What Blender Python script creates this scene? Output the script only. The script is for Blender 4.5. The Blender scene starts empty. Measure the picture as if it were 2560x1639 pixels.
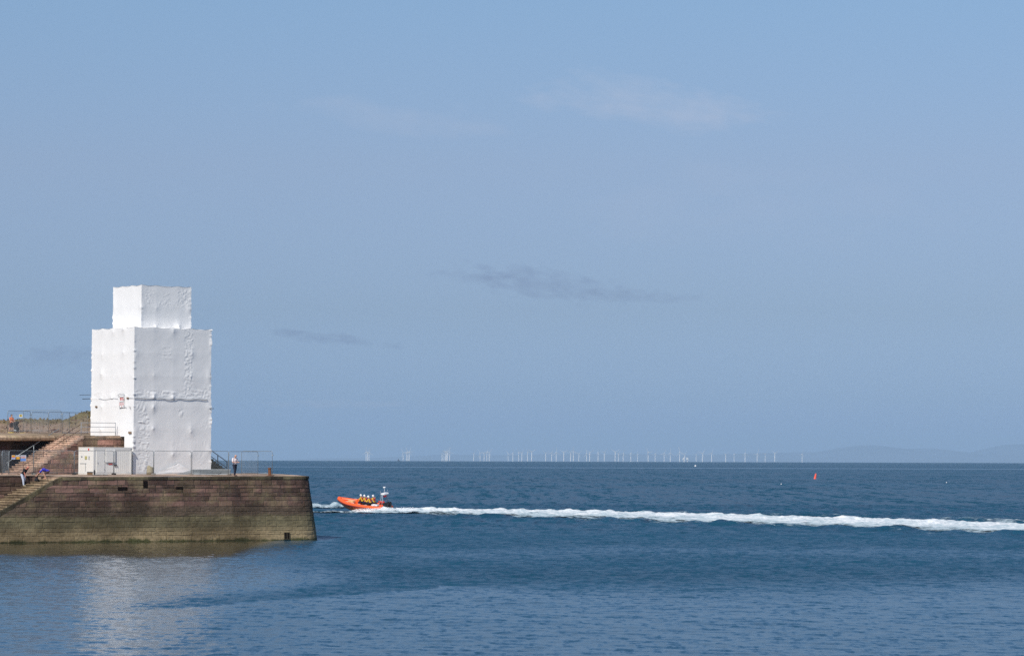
import bpy, bmesh, math, random
import numpy as np
from mathutils import Vector, Matrix, noise as mnoise
R = math.radians
random.seed(7); rng = np.random.RandomState(11)
sc = bpy.context.scene
COL = sc.collection

# ------------------------------------------------------------------ camera
F = 7250.0; PX, PY = 2560.0, 1639.0
CAMZ = 7.1
EARTH = 7.43e6                                   # effective radius (with refraction)
PITCH = math.atan((1142.4 - 819.5) / F); ROLL = R(0.185)
cam = bpy.data.cameras.new('camera'); camo = bpy.data.objects.new('camera', cam); COL.objects.link(camo)
cam.sensor_width = 36.0; cam.lens = F / PX * 36.0; cam.clip_start = 1.0; cam.clip_end = 120000.0
CR = Matrix.Rotation(R(90) + PITCH, 3, 'X') @ Matrix.Rotation(ROLL, 3, 'Z')
camo.matrix_world = Matrix.Translation((0, 0, CAMZ)) @ CR.to_4x4()
sc.camera = camo

def at(px, py, Y):
    "the world point at depth Y seen at photo pixel (px, py)"
    d = CR @ Vector(((px - PX/2) / F, (PY/2 - py) / F, -1.0))
    return Vector((0, 0, CAMZ)) + d * (Y / d.y)
def X_at(px, Y): return at(px, 1142, Y).x

# ------------------------------------------------------------------ world + sun
SUN_AZ = R(65); SUN_EL = R(42)                   # azimuth measured from -X towards -Y
sdir = Vector((-math.cos(SUN_AZ)*math.cos(SUN_EL), -math.sin(SUN_AZ)*math.cos(SUN_EL), math.sin(SUN_EL)))
world = bpy.data.worlds.new("World"); sc.world = world; world.use_nodes = True
wt = world.node_tree; wt.nodes.clear()
def wn(t, **k):
    n = wt.nodes.new(t)
    for a, b in k.items(): setattr(n, a, b)
    return n
wo = wn('ShaderNodeOutputWorld'); bg = wn('ShaderNodeBackground'); bg.inputs['Strength'].default_value = 0.10
sky = wn('ShaderNodeTexSky', sky_type='NISHITA', sun_disc=False, sun_elevation=SUN_EL,
         sun_rotation=math.atan2(sdir.x, sdir.y), altitude=0.0, air_density=1.0, dust_density=0.6, ozone_density=2.2)
wt.links.new(bg.outputs[0], wo.inputs['Surface'])

def mathw(op, a, b=None, c=None, clamp=False):
    n = wn('ShaderNodeMath', operation=op, use_clamp=clamp)
    for i, v in enumerate((a, b, c)):
        if v is None: continue
        if isinstance(v, (int, float)): n.inputs[i].default_value = v
        else: wt.links.new(v, n.inputs[i])
    return n.outputs[0]
tc = wn('ShaderNodeTexCoord'); sep = wn('ShaderNodeSeparateXYZ'); wt.links.new(tc.outputs['Generated'], sep.inputs[0])
# tint of the low sky: the hazy lower air is a soft even blue rather than white
SKY_TINT = [(0.0, (0.46, 0.70, 1.55)), (0.02, (0.44, 0.61, 1.12)), (0.05, (0.485, 0.57, 0.86)), (0.10, (0.675, 0.675, 0.84)), (0.155, (0.77, 0.83, 0.94)), (0.32, (0.70, 0.80, 0.98)), (0.65, (1.2, 1.2, 1.15))]  # last stop brightens the unseen high sky for more ambient light
ramp = wn('ShaderNodeValToRGB'); cr = ramp.color_ramp
wt.links.new(mathw('MULTIPLY', sep.outputs['Z'], 1.0, clamp=True), ramp.inputs[0])
while len(cr.elements) > 1: cr.elements.remove(cr.elements[-1])
cr.elements[0].position = SKY_TINT[0][0]; cr.elements[0].color = (*SKY_TINT[0][1], 1)
for p, c in SKY_TINT[1:]:
    e = cr.elements.new(p); e.color = (*c, 1)
mixt = wn('ShaderNodeMix', data_type='RGBA', blend_type='MULTIPLY'); mixt.inputs['Factor'].default_value = 1.0
wt.links.new(sky.outputs[0], mixt.inputs['A']); wt.links.new(ramp.outputs[0], mixt.inputs['B'])
last = mixt.outputs['Result']
# thin cloud wisps, placed by direction: (azimuth px, elevation px, half width, half height, tilt, strength, seed)
def cloud(px, py, hw, hh, tilt, amt, col, seed, sharp=1.0, scale=14):
    global last
    a = at(px, py, 1000.0) - Vector((0, 0, CAMZ)); az = math.atan2(a.x, a.y); el = math.atan2(a.z, math.hypot(a.x, a.y))
    azn = mathw('ARCTAN2', sep.outputs['X'], sep.outputs['Y'])
    du = mathw('SUBTRACT', azn, az); dv = mathw('SUBTRACT', mathw('ARCSINE', sep.outputs['Z']), el)
    dv2 = mathw('ADD', dv, mathw('MULTIPLY', du, tilt))
    U = mathw('DIVIDE', du, hw / F); V = mathw('DIVIDE', dv2, hh / F)
    comb = wn('ShaderNodeCombineXYZ'); wt.links.new(mathw('MULTIPLY', du, F/100.0), comb.inputs[0]); wt.links.new(mathw('MULTIPLY', dv2, F/42.0), comb.inputs[1]); comb.inputs[2].default_value = seed
    nz = wn('ShaderNodeTexNoise'); nz.inputs['Scale'].default_value = 1.0*scale/14; nz.inputs['Detail'].default_value = 6; nz.inputs['Roughness'].default_value = 0.55
    wt.links.new(comb.outputs[0], nz.inputs['Vector'])
    r2 = mathw('ADD', mathw('MULTIPLY', U, U), mathw('MULTIPLY', V, V))
    body = mathw('SUBTRACT', 1.0, r2)
    m = mathw('ADD', mathw('MULTIPLY', mathw('SUBTRACT', nz.outputs[0], 0.5), 4.6), body)
    m = mathw('MULTIPLY', mathw('MULTIPLY', m, sharp, clamp=True), mathw('MULTIPLY', mathw('SUBTRACT', 2.2, r2), 0.8, clamp=True), clamp=True)
    mx = wn('ShaderNodeMix', data_type='RGBA', blend_type='MULTIPLY')
    wt.links.new(mathw('MULTIPLY', m, amt), mx.inputs['Factor']); wt.links.new(last, mx.inputs['A']); mx.inputs['B'].default_value = (*col, 1)
    last = mx.outputs['Result']
DARK = (0.80, 0.78, 0.82); PALE = (1.30, 1.11, 1.02)
cloud(1350, 706, 260, 42, 0.12, 0.9, DARK, 1.3, 0.6, 22)
cloud(1590, 738, 190, 20, 0.03, 0.7, DARK, 3.3, 0.5, 26)
cloud(1235, 690, 80, 12, 0.0, 0.5, DARK, 4.3, 0.8, 26)
cloud(850, 848, 190, 16, 0.10, 0.8, DARK, 5.1, 0.8, 26)
cloud(160, 895, 120, 30, 0.0, 0.6, DARK, 6.1, 0.8, 26)
cloud(1600, 250, 330, 62, 0.13, 0.8, PALE, 7.7, 0.7, 10)
cloud(1000, 290, 320, 45, 0.10, 0.5, PALE, 8.7, 0.6, 8)
cloud(1900, 520, 500, 110, 0.0, 0.30, PALE, 9.7, 0.4, 6)
cloud(860, 1008, 230, 12, 0.0, 0.5, PALE, 2.9, 0.7, 30)
cloud(150, 1010, 140, 16, 0.0, 0.4, PALE, 2.2, 0.7, 30)
wt.links.new(last, bg.inputs['Color'])

sun = bpy.data.lights.new('sun', 'SUN'); sun.energy = 4.2; sun.angle = R(0.53); sun.color = (1.0, 0.945, 0.86)
suno = bpy.data.objects.new('sun', sun); COL.objects.link(suno); suno.rotation_euler = sdir.to_track_quat('Z', 'Y').to_euler()
sc.view_settings.view_transform = 'Standard'; sc.view_settings.look = 'None'; sc.view_settings.gamma = 1.0; sc.view_settings.use_curve_mapping = False
sc.view_settings.exposure = 0.0
sc.render.engine = 'CYCLES'
cy = sc.cycles
cy.use_denoising = False; cy.max_bounces = 6; cy.diffuse_bounces = 3; cy.glossy_bounces = 3; cy.transparent_max_bounces = 24
cy.volume_bounces = 1; cy.caustics_reflective = False; cy.caustics_refractive = False; cy.sample_clamp_indirect = 4

# ------------------------------------------------------------------ helpers
def tag(o, label=None, cat=None, group=None, kind=None):
    if label: o['label'] = label
    if cat: o['category'] = cat
    if group: o['group'] = group
    if kind: o['kind'] = kind
    return o
def empty(name, loc=(0, 0, 0), rz=0.0, label=None, cat=None, group=None):
    o = bpy.data.objects.new(name, None); COL.objects.link(o); o.location = loc; o.rotation_euler = (0, 0, rz)
    o.empty_display_size = 0.3
    return tag(o, label, cat, group)
def copy_tree(o, parent=None):
    c = o.copy(); COL.objects.link(c); c.parent = parent
    for ch in [x for x in COL.objects if x.parent == o]: copy_tree(ch, c)
    return c

class MB:
    def __init__(s): s.v = []; s.f = []; s.t = []; s.sm = []
    def add(s, vs, fs, tone=(0.5, 0.5, 0.5), smooth=False):
        b = len(s.v); s.v += [tuple(x) for x in vs]
        for f in fs: s.f.append(tuple(b + i for i in f)); s.t.append(tone); s.sm.append(smooth)
    def box(s, a, b, M=None, tone=(0.5,)*3, bev=0.0):
        x0, y0, z0 = a; x1, y1, z1 = b
        if bev <= 0:
            vs = [(x, y, z) for z in (z0, z1) for y in (y0, y1) for x in (x0, x1)]
            fs = [(0, 2, 3, 1), (4, 5, 7, 6), (0, 1, 5, 4), (2, 6, 7, 3), (0, 4, 6, 2), (1, 3, 7, 5)]
        else:
            bm = bmesh.new(); bmesh.ops.create_cube(bm, size=1)
            for v in bm.verts: v.co = Vector(((x0+x1)/2 + v.co.x*(x1-x0), (y0+y1)/2 + v.co.y*(y1-y0), (z0+z1)/2 + v.co.z*(z1-z0)))
            bmesh.ops.bevel(bm, geom=bm.edges[:], offset=bev, segments=2, affect='EDGES')
            bm.verts.index_update(); vs = [v.co.copy() for v in bm.verts]; fs = [tuple(v.index for v in f.verts) for f in bm.faces]; bm.free()
        if M is not None: vs = [M @ Vector(v) for v in vs]
        s.add(vs, fs, tone)
    def tube(s, pts, r, n=8, tone=(0.5,)*3, cap=True, smooth=True, close=False):
        pts = [Vector(p) for p in pts]; N = len(pts); rr = r if isinstance(r, (list, tuple)) else [r]*N
        vs = []; prev = None
        for i, p in enumerate(pts):
            if close: d = pts[(i+1) % N] - pts[i-1]
            else: d = (pts[min(i+1, N-1)] - pts[max(i-1, 0)])
            d = d.normalized() if d.length > 1e-9 else Vector((0, 0, 1))
            if prev is None: a = d.orthogonal().normalized()
            else:
                a = prev - d * prev.dot(d); a = a.normalized() if a.length > 1e-6 else d.orthogonal().normalized()
            prev = a; b = d.cross(a)
            for k in range(n):
                th = 2*math.pi*k/n; vs.append(p + (a*math.cos(th) + b*math.sin(th)) * rr[i])
        fs = []
        for i in range(N if close else N-1):
            j = (i+1) % N
            for k in range(n):
                k2 = (k+1) % n; fs.append((i*n+k, i*n+k2, j*n+k2, j*n+k))
        if cap and not close: fs.append(tuple(range(n-1, -1, -1))); fs.append(tuple((N-1)*n+k for k in range(n)))
        s.add(vs, fs, tone, smooth)
    def ball(s, c, r, sub=2, M=None, tone=(0.5,)*3):
        bm = bmesh.new(); bmesh.ops.create_icosphere(bm, subdivisions=sub, radius=1)
        rv = (r, r, r) if isinstance(r, (int, float)) else r
        vs = [Vector((v.co.x*rv[0], v.co.y*rv[1], v.co.z*rv[2])) for v in bm.verts]
        if M is not None: vs = [M @ v for v in vs]
        c = Vector(c); vs = [v + c for v in vs]
        s.add(vs, [tuple(v.index for v in f.verts) for f in bm.faces], tone, True); bm.free()
    def prism(s, poly, z0, z1, tone=(0.5,)*3):
        n = len(poly); vs = [(p[0], p[1], z0) for p in poly] + [(p[0], p[1], z1) for p in poly]
        s.add(vs, [tuple(range(n-1, -1, -1)), tuple(range(n, 2*n))] + [(i, (i+1) % n, n+(i+1) % n, n+i) for i in range(n)], tone)
    def build(s, name, mat, parent=None, label=None, cat=None, group=None, kind=None, recalc=False):
        me = bpy.data.meshes.new(name); me.from_pydata(s.v, [], s.f)
        me.polygons.foreach_set('use_smooth', s.sm)
        if any(t != (0.5, 0.5, 0.5) for t in s.t):
            at_ = me.color_attributes.new('tone', 'FLOAT_COLOR', 'CORNER')
            cnt = [len(f) for f in s.f]; arr = np.repeat(np.array([(*t, 1.0) for t in s.t], dtype=np.float32), cnt, axis=0)
            at_.data.foreach_set('color', arr.ravel())
        if recalc:
            bm = bmesh.new(); bm.from_mesh(me); bmesh.ops.recalc_face_normals(bm, faces=bm.faces[:]); bm.to_mesh(me); bm.free()
        me.update(); o = bpy.data.objects.new(name, me); COL.objects.link(o)
        if mat: me.materials.append(mat)
        if parent is not None: o.parent = parent
        return tag(o, label, cat, group, kind)

# ------------------------------------------------------------------ materials
def newmat(name):
    m = bpy.data.materials.new(name); m.use_nodes = True; m.node_tree.nodes.clear(); return m, NT(m.node_tree)
class NT:
    def __init__(s, t): s.t = t
    def n(s, ty, ins=None, **k):
        n = s.t.nodes.new(ty)
        for a, b in k.items(): setattr(n, a, b)
        for a, b in (ins or {}).items(): s.set(n.inputs[a], b)
        return n
    def set(s, i, v):
        if isinstance(v, bpy.types.NodeSocket): s.t.links.new(v, i)
        elif isinstance(v, bpy.types.Node): s.t.links.new(v.outputs[0], i)
        else:
            if i.type == 'RGBA' and len(v) == 3: v = (*v, 1)
            i.default_value = v
    def m(s, op, a, b=None, c=None, clamp=False):
        n = s.t.nodes.new('ShaderNodeMath'); n.operation = op; n.use_clamp = clamp
        for i, v in enumerate((a, b, c)):
            if v is not None: s.set(n.inputs[i], v)
        return n.outputs[0]
    def mix(s, f, a, b, bt='MIX'):
        n = s.t.nodes.new('ShaderNodeMix'); n.data_type = 'RGBA'; n.blend_type = bt
        s.set(n.inputs['Factor'], f); s.set(n.inputs['A'], a); s.set(n.inputs['B'], b); return n.outputs['Result']
    def noise(s, vec, scale, detail=4, rough=0.55, w=None):
        n = s.n('ShaderNodeTexNoise', {'Scale': scale, 'Detail': detail, 'Roughness': rough})
        if vec is not None: s.set(n.inputs['Vector'], vec)
        return n
    def ss(s, x, a, b):
        n = s.n('ShaderNodeMapRange', interpolation_type='SMOOTHSTEP'); s.set(n.inputs[0], x); s.set(n.inputs[1], a); s.set(n.inputs[2], b); return n.outputs[0]
    def scl(s, vec, v):
        n = s.n('ShaderNodeMapping'); s.set(n.inputs['Vector'], vec); n.inputs['Scale'].default_value = v; return n.outputs[0]
    def out(s, surf=None, vol=None, disp=None):
        o = s.n('ShaderNodeOutputMaterial')
        if surf is not None: s.set(o.inputs['Surface'], surf)
        if vol is not None: s.set(o.inputs['Volume'], vol)
def simple(name, col, rough=0.6, metal=0.0, var=0.15, scale=6.0, bump=0.0, spec=0.5, sub=None):
    m, t = newmat(name); P = t.n('ShaderNodeTexCoord').outputs['Object']
    nz = t.noise(P, scale, 5)
    c2 = tuple(x*(1-var) for x in col); c3 = tuple(min(1, x*(1+var)) for x in col)
    b = t.n('ShaderNodeBsdfPrincipled', {'Base Color': t.mix(nz.outputs[0], c2, c3), 'Roughness': rough, 'Metallic': metal})
    b.inputs['Specular IOR Level'].default_value = spec
    if bump: t.set(b.inputs['Normal'], t.n('ShaderNodeBump', {'Height': nz.outputs[0], 'Strength': 1.0, 'Distance': bump}))
    t.out(b); return m
M = {}
M['wire'] = simple('galvanised_wire', (0.45, 0.50, 0.52), 0.5, 0.3)
M['galv'] = simple('galvanised_steel', (0.28, 0.32, 0.34), 0.45, 0.5)
M['black_rubber'] = simple('black_rubber', (0.03, 0.03, 0.032), 0.6)
M['dark_metal'] = simple('dark_painted_metal', (0.035, 0.045, 0.06), 0.5)
M['rust'] = simple('rusty_iron', (0.16, 0.065, 0.03), 0.9, 0, 0.6, 9, 0.01)
M['brown_paint'] = simple('brown_painted_steel', (0.10, 0.05, 0.035), 0.6)
M['grey_paint'] = simple('grey_paint', (0.14, 0.16, 0.17), 0.6, 0, 0.3)
M['grey_light'] = simple('light_grey_paint', (0.35, 0.38, 0.40), 0.5, 0, 0.2)
M['cream'] = simple('cream_container_paint', (0.80, 0.79, 0.75), 0.45, 0, 0.05, 2)
M['white'] = simple('white_gloss_paint', (0.80, 0.80, 0.80), 0.35, 0, 0.03)
M['concrete'] = simple('concrete', (0.30, 0.28, 0.25), 0.9, 0, 0.3, 8, 0.01)
M['sandstone'] = simple('tan_sandstone', (0.36, 0.31, 0.20), 0.9, 0, 0.3, 6, 0.01)
M['plastic_yellow'] = simple('yellow_plastic', (0.62, 0.50, 0.10), 0.5)
M['orange'] = simple('orange_hypalon', (0.80, 0.12, 0.022), 0.42, 0, 0.06)
M['orange_hull'] = simple('orange_hull', (0.82, 0.19, 0.045), 0.28, 0, 0.06)
M['orange_deck'] = simple('orange_deck', (0.75, 0.16, 0.04), 0.6, 0, 0.15)
M['dark_red'] = simple('dark_red_strip', (0.20, 0.02, 0.015), 0.5)
M['black'] = simple('black_plastic', (0.018, 0.018, 0.022), 0.4)
M['skin'] = simple('skin', (0.55, 0.30, 0.21), 0.55, 0, 0.08)
M['skin_red'] = simple('sunburnt_skin', (0.56, 0.20, 0.14), 0.55, 0, 0.08)
M['yellow_cloth'] = simple('yellow_oilskin', (0.85, 0.55, 0.02), 0.6, 0, 0.08)
M['red_cloth'] = simple('red_lifejacket', (0.30, 0.02, 0.03), 0.7)
M['white_cloth'] = simple('pinkish_white_shirt', (0.80, 0.70, 0.70), 0.8)
M['black_cloth'] = simple('black_cloth', (0.012, 0.012, 0.016), 0.9)
M['navy_cloth'] = simple('navy_cloth', (0.012, 0.014, 0.03), 0.9)
M['blue_cloth'] = simple('royal_blue_cloth', (0.03, 0.03, 0.42), 0.8)
M['jeans'] = simple('pale_denim', (0.45, 0.50, 0.60), 0.9, 0, 0.15)
M['orange_cloth'] = simple('orange_tshirt', (0.80, 0.22, 0.08), 0.85)
M['brown_cloth'] = simple('dark_brown_shorts', (0.06, 0.035, 0.035), 0.9)
M['hair_dark'] = simple('dark_hair', (0.015, 0.012, 0.01), 0.6)
M['hair_grey'] = simple('grey_hair', (0.35, 0.30, 0.26), 0.7)
M['hair_brown'] = simple('reddish_brown_hair', (0.10, 0.03, 0.015), 0.6)
M['turbine'] = simple('turbine_white', (0.78, 0.76, 0.72), 0.4, 0, 0.02, 0.1)
M['buoy_red'] = simple('red_buoy_paint', (0.85, 0.10, 0.05), 0.5, 0, 0.1)
M['sign_white'] = simple('sign_white', (0.75, 0.78, 0.85), 0.4, 0, 0.02)
M['sign_orange'] = simple('sign_orange', (0.85, 0.42, 0.02), 0.4, 0, 0.02)
M['sign_red'] = simple('sign_red', (0.70, 0.05, 0.04), 0.4, 0, 0.02)
M['sign_blue'] = simple('sign_blue', (0.16, 0.32, 0.75), 0.4, 0, 0.02)
M['ink'] = simple('dark_ink', (0.05, 0.04, 0.04), 0.5)
M['ink_grey'] = simple('grey_ink', (0.25, 0.27, 0.30), 0.5)
M['void'] = simple('void_shade', (0.010, 0.007, 0.006), 1.0, spec=0.0)  # matte dark colour standing in for shade inside wall recesses
M['board'] = simple('plywood_board', (0.20, 0.12, 0.06), 0.8)

def stone_mat(name, zones=None, base=(0.25, 0.155, 0.125), bump=0.03, lichen=(0.22, 0.19, 0.10), lich=0.35):
    "coursed sandstone; the per-block tone comes from the mesh, tide zones from height above the water"
    m, t = newmat(name)
    geo = t.n('ShaderNodeNewGeometry'); P = geo.outputs['Position']
    tone = t.n('ShaderNodeVertexColor', layer_name='tone').outputs['Color']
    ts = t.n('ShaderNodeSeparateColor'); t.set(ts.inputs[0], tone)
    n1 = t.noise(P, 0.7, 5).outputs[0]; n2 = t.noise(P, 5.0, 7, 0.65).outputs[0]; n3 = t.noise(t.scl(P, (0.5, 0.5, 3)), 2.2, 6, 0.7).outputs[0]
    n4 = t.noise(t.scl(P, (2.5, 2.5, 0.35)), 1.4, 5).outputs[0]
    col = t.mix(ts.outputs['Red'], tuple(x*0.42 for x in base), tuple(min(1, x*1.60) for x in base))
    col = t.mix(t.m('MULTIPLY', ts.outputs['Green'], 0.55), col, (base[0]*0.95, base[0]*0.68, base[0]*0.42))      # some blocks are browner
    col = t.mix(t.ss(n3, 0.5, 0.75), col, (base[0]*1.3, base[1]*1.4, base[2]*1.45))           # flaking pale patches
    col = t.mix(t.m('MULTIPLY', t.ss(n1, 0.48, 0.68), lich), col, lichen)
    col = t.mix(t.m('MULTIPLY', t.ss(n4, 0.52, 0.72), 0.5), col, (0.05, 0.04, 0.035))        # dark run-off streaks
    if zones:
        z = t.n('ShaderNodeSeparateXYZ', {0: P}).outputs['Z']
        zz = t.m('ADD', z, t.m('ADD', t.m('MULTIPLY', t.m('SUBTRACT', n1, 0.5), 0.9), t.m('MULTIPLY', t.m('SUBTRACT', n2, 0.5), 0.35)))
        olive = t.mix(n2, (0.070, 0.062, 0.034), (0.155, 0.133, 0.078)); olive = t.mix(t.m('MULTIPLY', ts.outputs['Red'], 0.4), olive, (0.11, 0.09, 0.048))
        tan = t.mix(n2, (0.145, 0.112, 0.062), (0.265, 0.205, 0.118))
        low = t.mix(t.ss(zz, 0.5, 1.5), tan, olive)
        low = t.mix(t.ss(zz, 0.0, 0.30), (0.050, 0.052, 0.020), low)
        dark = t.mix(n2, (0.035, 0.028, 0.018), (0.12, 0.085, 0.06))
        low = t.mix(t.ss(zz, 1.95, 2.35), low, dark)
        col = t.mix(t.ss(zz, 2.6, 3.2), low, col)
    nb = t.noise(P, 0.33, 4, 0.6).outputs[0]
    col = t.mix(1.0, col, t.mix(n2, (0.50, 0.50, 0.50), (1.50, 1.50, 1.50)), 'MULTIPLY')
    col = t.mix(1.0, col, t.mix(t.ss(nb, 0.35, 0.65), (0.62, 0.60, 0.58), (1.30, 1.30, 1.32)), 'MULTIPLY')
    h = t.m('ADD', n2, t.m('MULTIPLY', n3, 0.7))
    b = t.n('ShaderNodeBsdfPrincipled', {'Base Color': col, 'Roughness': 0.9, 'Normal': t.n('ShaderNodeBump', {'Height': h, 'Strength': 1.0, 'Distance': bump})})
    b.inputs['Specular IOR Level'].default_value = 0.25
    t.out(b); return m
M['quay_stone'] = stone_mat('quay_masonry', zones=True, base=(0.118, 0.068, 0.055))
M['shade_stone'] = stone_mat('shade_darkened_masonry', base=(0.075, 0.042, 0.036), lich=0.1)  # base darkened to put the coping's shade into the wall colour
M['red_stone'] = stone_mat('red_sandstone_masonry', base=(0.24, 0.125, 0.095))
M['deck_stone'] = stone_mat('deck_flagstones', base=(0.36, 0.26, 0.20), bump=0.01)
M['step_stone'] = stone_mat('worn_steps', base=(0.42, 0.29, 0.22), bump=0.015, lich=0.3)
M['slip_stone'] = stone_mat('weathered_steps', base=(0.17, 0.125, 0.080), bump=0.02, lich=0.5)
M['nosing'] = stone_mat('worn_nosing', base=(0.40, 0.31, 0.20), bump=0.01, lich=0.2)
M['cope_dark'] = stone_mat('dark_coping', base=(0.085, 0.070, 0.042), bump=0.03, lich=0.5)
M['cope_pale'] = stone_mat('pale_coping', base=(0.34, 0.25, 0.17), bump=0.04, lich=0.6)
M['mortar'] = stone_mat('recessed_mortar', zones=True, base=(0.10, 0.08, 0.065))

def sheet_mat():
    m, t = newmat('white_shrink_wrap'); P = t.n('ShaderNodeTexCoord').outputs['Object']
    n1 = t.noise(P, 0.5, 4).outputs[0]; n2 = t.noise(P, 3.0, 5).outputs[0]
    b = t.n('ShaderNodeBsdfPrincipled', {'Base Color': t.mix(n1, (0.79, 0.785, 0.775), (0.86, 0.855, 0.845)), 'Roughness': 0.42,
        'Normal': t.n('ShaderNodeBump', {'Height': n2, 'Strength': 0.4, 'Distance': 0.012})})
    b.inputs['Specular IOR Level'].default_value = 0.4
    t.out(b); return m
M['sheet'] = sheet_mat()

RG0, RG1 = 0.34, 0.18
def water_mat():
    m, t = newmat('sea_water'); P = t.n('ShaderNodeNewGeometry').outputs['Position']
    sp = t.n('ShaderNodeSeparateXYZ', {0: P}); Y = sp.outputs['Y']; X = sp.outputs['X']
    calm = t.n('ShaderNodeAttribute', attribute_name='calm').outputs['Fac']
    def slopes(scale, detail, vec=P):
        c = t.noise(t.scl(vec, (1.0, 1.35, 1.0)), scale, detail, 0.6).outputs['Color']
        v = t.n('ShaderNodeVectorMath', operation='SUBTRACT'); t.set(v.inputs[0], c); v.inputs[1].default_value = (0.5, 0.5, 0.5); return v.outputs[0]
    def vs(v, k):
        n = t.n('ShaderNodeVectorMath', operation='SCALE'); t.set(n.inputs[0], v); t.set(n.inputs['Scale'], k); return n.outputs[0]
    def va(a, b):
        n = t.n('ShaderNodeVectorMath', operation='ADD'); t.set(n.inputs[0], a); t.set(n.inputs[1], b); return n.outputs[0]
    far = t.ss(Y, 300.0, 520.0)
    gust = t.noise(t.scl(P, (0.35, 1.0, 1)), 0.03, 3, 0.6).outputs[0]
    gustf = t.noise(t.scl(P, (0.12, 1.0, 1)), 0.006, 4, 0.65).outputs[0]
    gk = t.m('ADD', 0.45, t.m('MULTIPLY', t.m('ADD', gust, gustf), 0.55))
    k_small = t.m('MULTIPLY', t.m('MULTIPLY', 0.85, gk), t.m('SUBTRACT', 1.0, t.m('MULTIPLY', calm, 0.80)))
    s = vs(slopes(2.6, 3), k_small)
    open_ = t.m('SUBTRACT', 1.0, t.m('MULTIPLY', calm, 0.9))
    s = va(s, vs(slopes(0.45, 3), t.m('MULTIPLY', open_, t.m('ADD', t.m('MULTIPLY', far, 0.6), 0.45))))
    s = va(s, vs(slopes(0.09, 3), t.m('MULTIPLY', open_, t.m('MULTIPLY', far, 0.40))))
    near = t.m('SUBTRACT', 1.0, t.ss(Y, 230.0, 320.0)); part = t.m('SUBTRACT', t.m('SUBTRACT', 1.0, t.m('MULTIPLY', calm, 0.72)), t.m('MULTIPLY', t.ss(calm, 0.7, 0.84), 0.14))
    s = va(s, vs(slopes(1.0, 4, t.scl(P, (2.6, 0.55, 1))), t.m('MULTIPLY', part, t.m('MULTIPLY', near, t.m('MULTIPLY', gk, 1.25)))))
    mid = t.ss(Y, 235.0, 330.0)
    s = va(s, vs(slopes(1.0, 3, t.scl(P, (0.85, 0.085, 1))), t.m('MULTIPLY', open_, t.m('MULTIPLY', mid, 2.6))))
    s = va(s, vs(slopes(1.0, 3, t.scl(P, (0.36, 0.012, 1))), t.m('MULTIPLY', open_, t.m('MULTIPLY', far, 1.9))))
    s = va(s, vs(slopes(1.0, 2, t.scl(P, (0.05, 0.0025, 1))), t.m('MULTIPLY', open_, t.m('MULTIPLY', far, 0.35))))
    # rebuilt normal: interpolated mesh normal plus slopes
    N = t.n('ShaderNodeNewGeometry').outputs['Normal']
    flat = t.n('ShaderNodeVectorMath', operation='MULTIPLY'); t.set(flat.inputs[0], s); flat.inputs[1].default_value = (1, 1, 0)
    nn = t.n('ShaderNodeVectorMath', operation='NORMALIZE'); t.set(nn.inputs[0], va(N, flat.outputs[0]))
    col = t.mix(t.ss(gustf, 0.35, 0.65), (0.006, 0.048, 0.086), (0.010, 0.066, 0.117))
    # ruffled water: the roughness stands for the ripples too small to model
    rg = t.m('SUBTRACT', t.m('SUBTRACT', RG0, t.m('MULTIPLY', calm, RG1)), t.m('MULTIPLY', t.ss(calm, 0.86, 0.98), 0.07))
    col = t.mix(t.ss(calm, 0.85, 0.98), col, (0.016, 0.020, 0.010))  # olive base colour beside the pier deepens the wall's reflection
    b = t.n('ShaderNodeBsdfPrincipled', {'Base Color': col, 'Roughness': rg, 'Normal': nn.outputs[0], 'IOR': 1.333, 'Specular IOR Level': t.m('ADD', 0.5, t.m('MULTIPLY', calm, 1.1))})
    t.out(b); return m
M['water'] = water_mat()

def foam_mat():
    m, t = newmat('foam'); 
    P = t.n('ShaderNodeNewGeometry').outputs['Position']
    a = t.n('ShaderNodeAttribute', attribute_name='foam').outputs['Fac']
    rt_ = t.n('ShaderNodeMapping', {'Vector': P}); rt_.inputs['Rotation'].default_value = (0, 0, R(55))
    n1 = t.noise(t.scl(rt_.outputs[0], (0.30, 1.0, 1)), 0.75, 6, 0.68).outputs[0]; n2 = t.noise(t.scl(rt_.outputs[0], (0.6, 1.2, 1)), 2.6, 5, 0.7).outputs[0]
    dens = t.m('ADD', a, t.m('ADD', t.m('MULTIPLY', t.m('SUBTRACT', n1, 0.5), 3.6), t.m('MULTIPLY', t.m('SUBTRACT', n2, 0.5), 1.2)))
    al = t.ss(dens, 0.12, 0.85)
    h = t.m('ADD', n1, t.m('MULTIPLY', n2, 0.5))
    b = t.n('ShaderNodeBsdfPrincipled', {'Base Color': t.mix(t.ss(dens, 0.45, 1.9), t.mix(n2, (0.22, 0.34, 0.40), (0.48, 0.57, 0.62)), t.mix(t.ss(n2, 0.3, 0.7), (0.56, 0.62, 0.66), (0.84, 0.85, 0.86))), 'Roughness': 0.9, 'Alpha': al,
        'Normal': t.n('ShaderNodeBump', {'Height': h, 'Strength': 0.6, 'Distance': 0.08})})
    b.inputs['Specular IOR Level'].default_value = 0.2
    t.out(b); return m
M['foam'] = foam_mat()
M['spray'] = simple('white_spray', (0.88, 0.89, 0.90), 0.9, 0, 0.03, 2)

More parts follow.
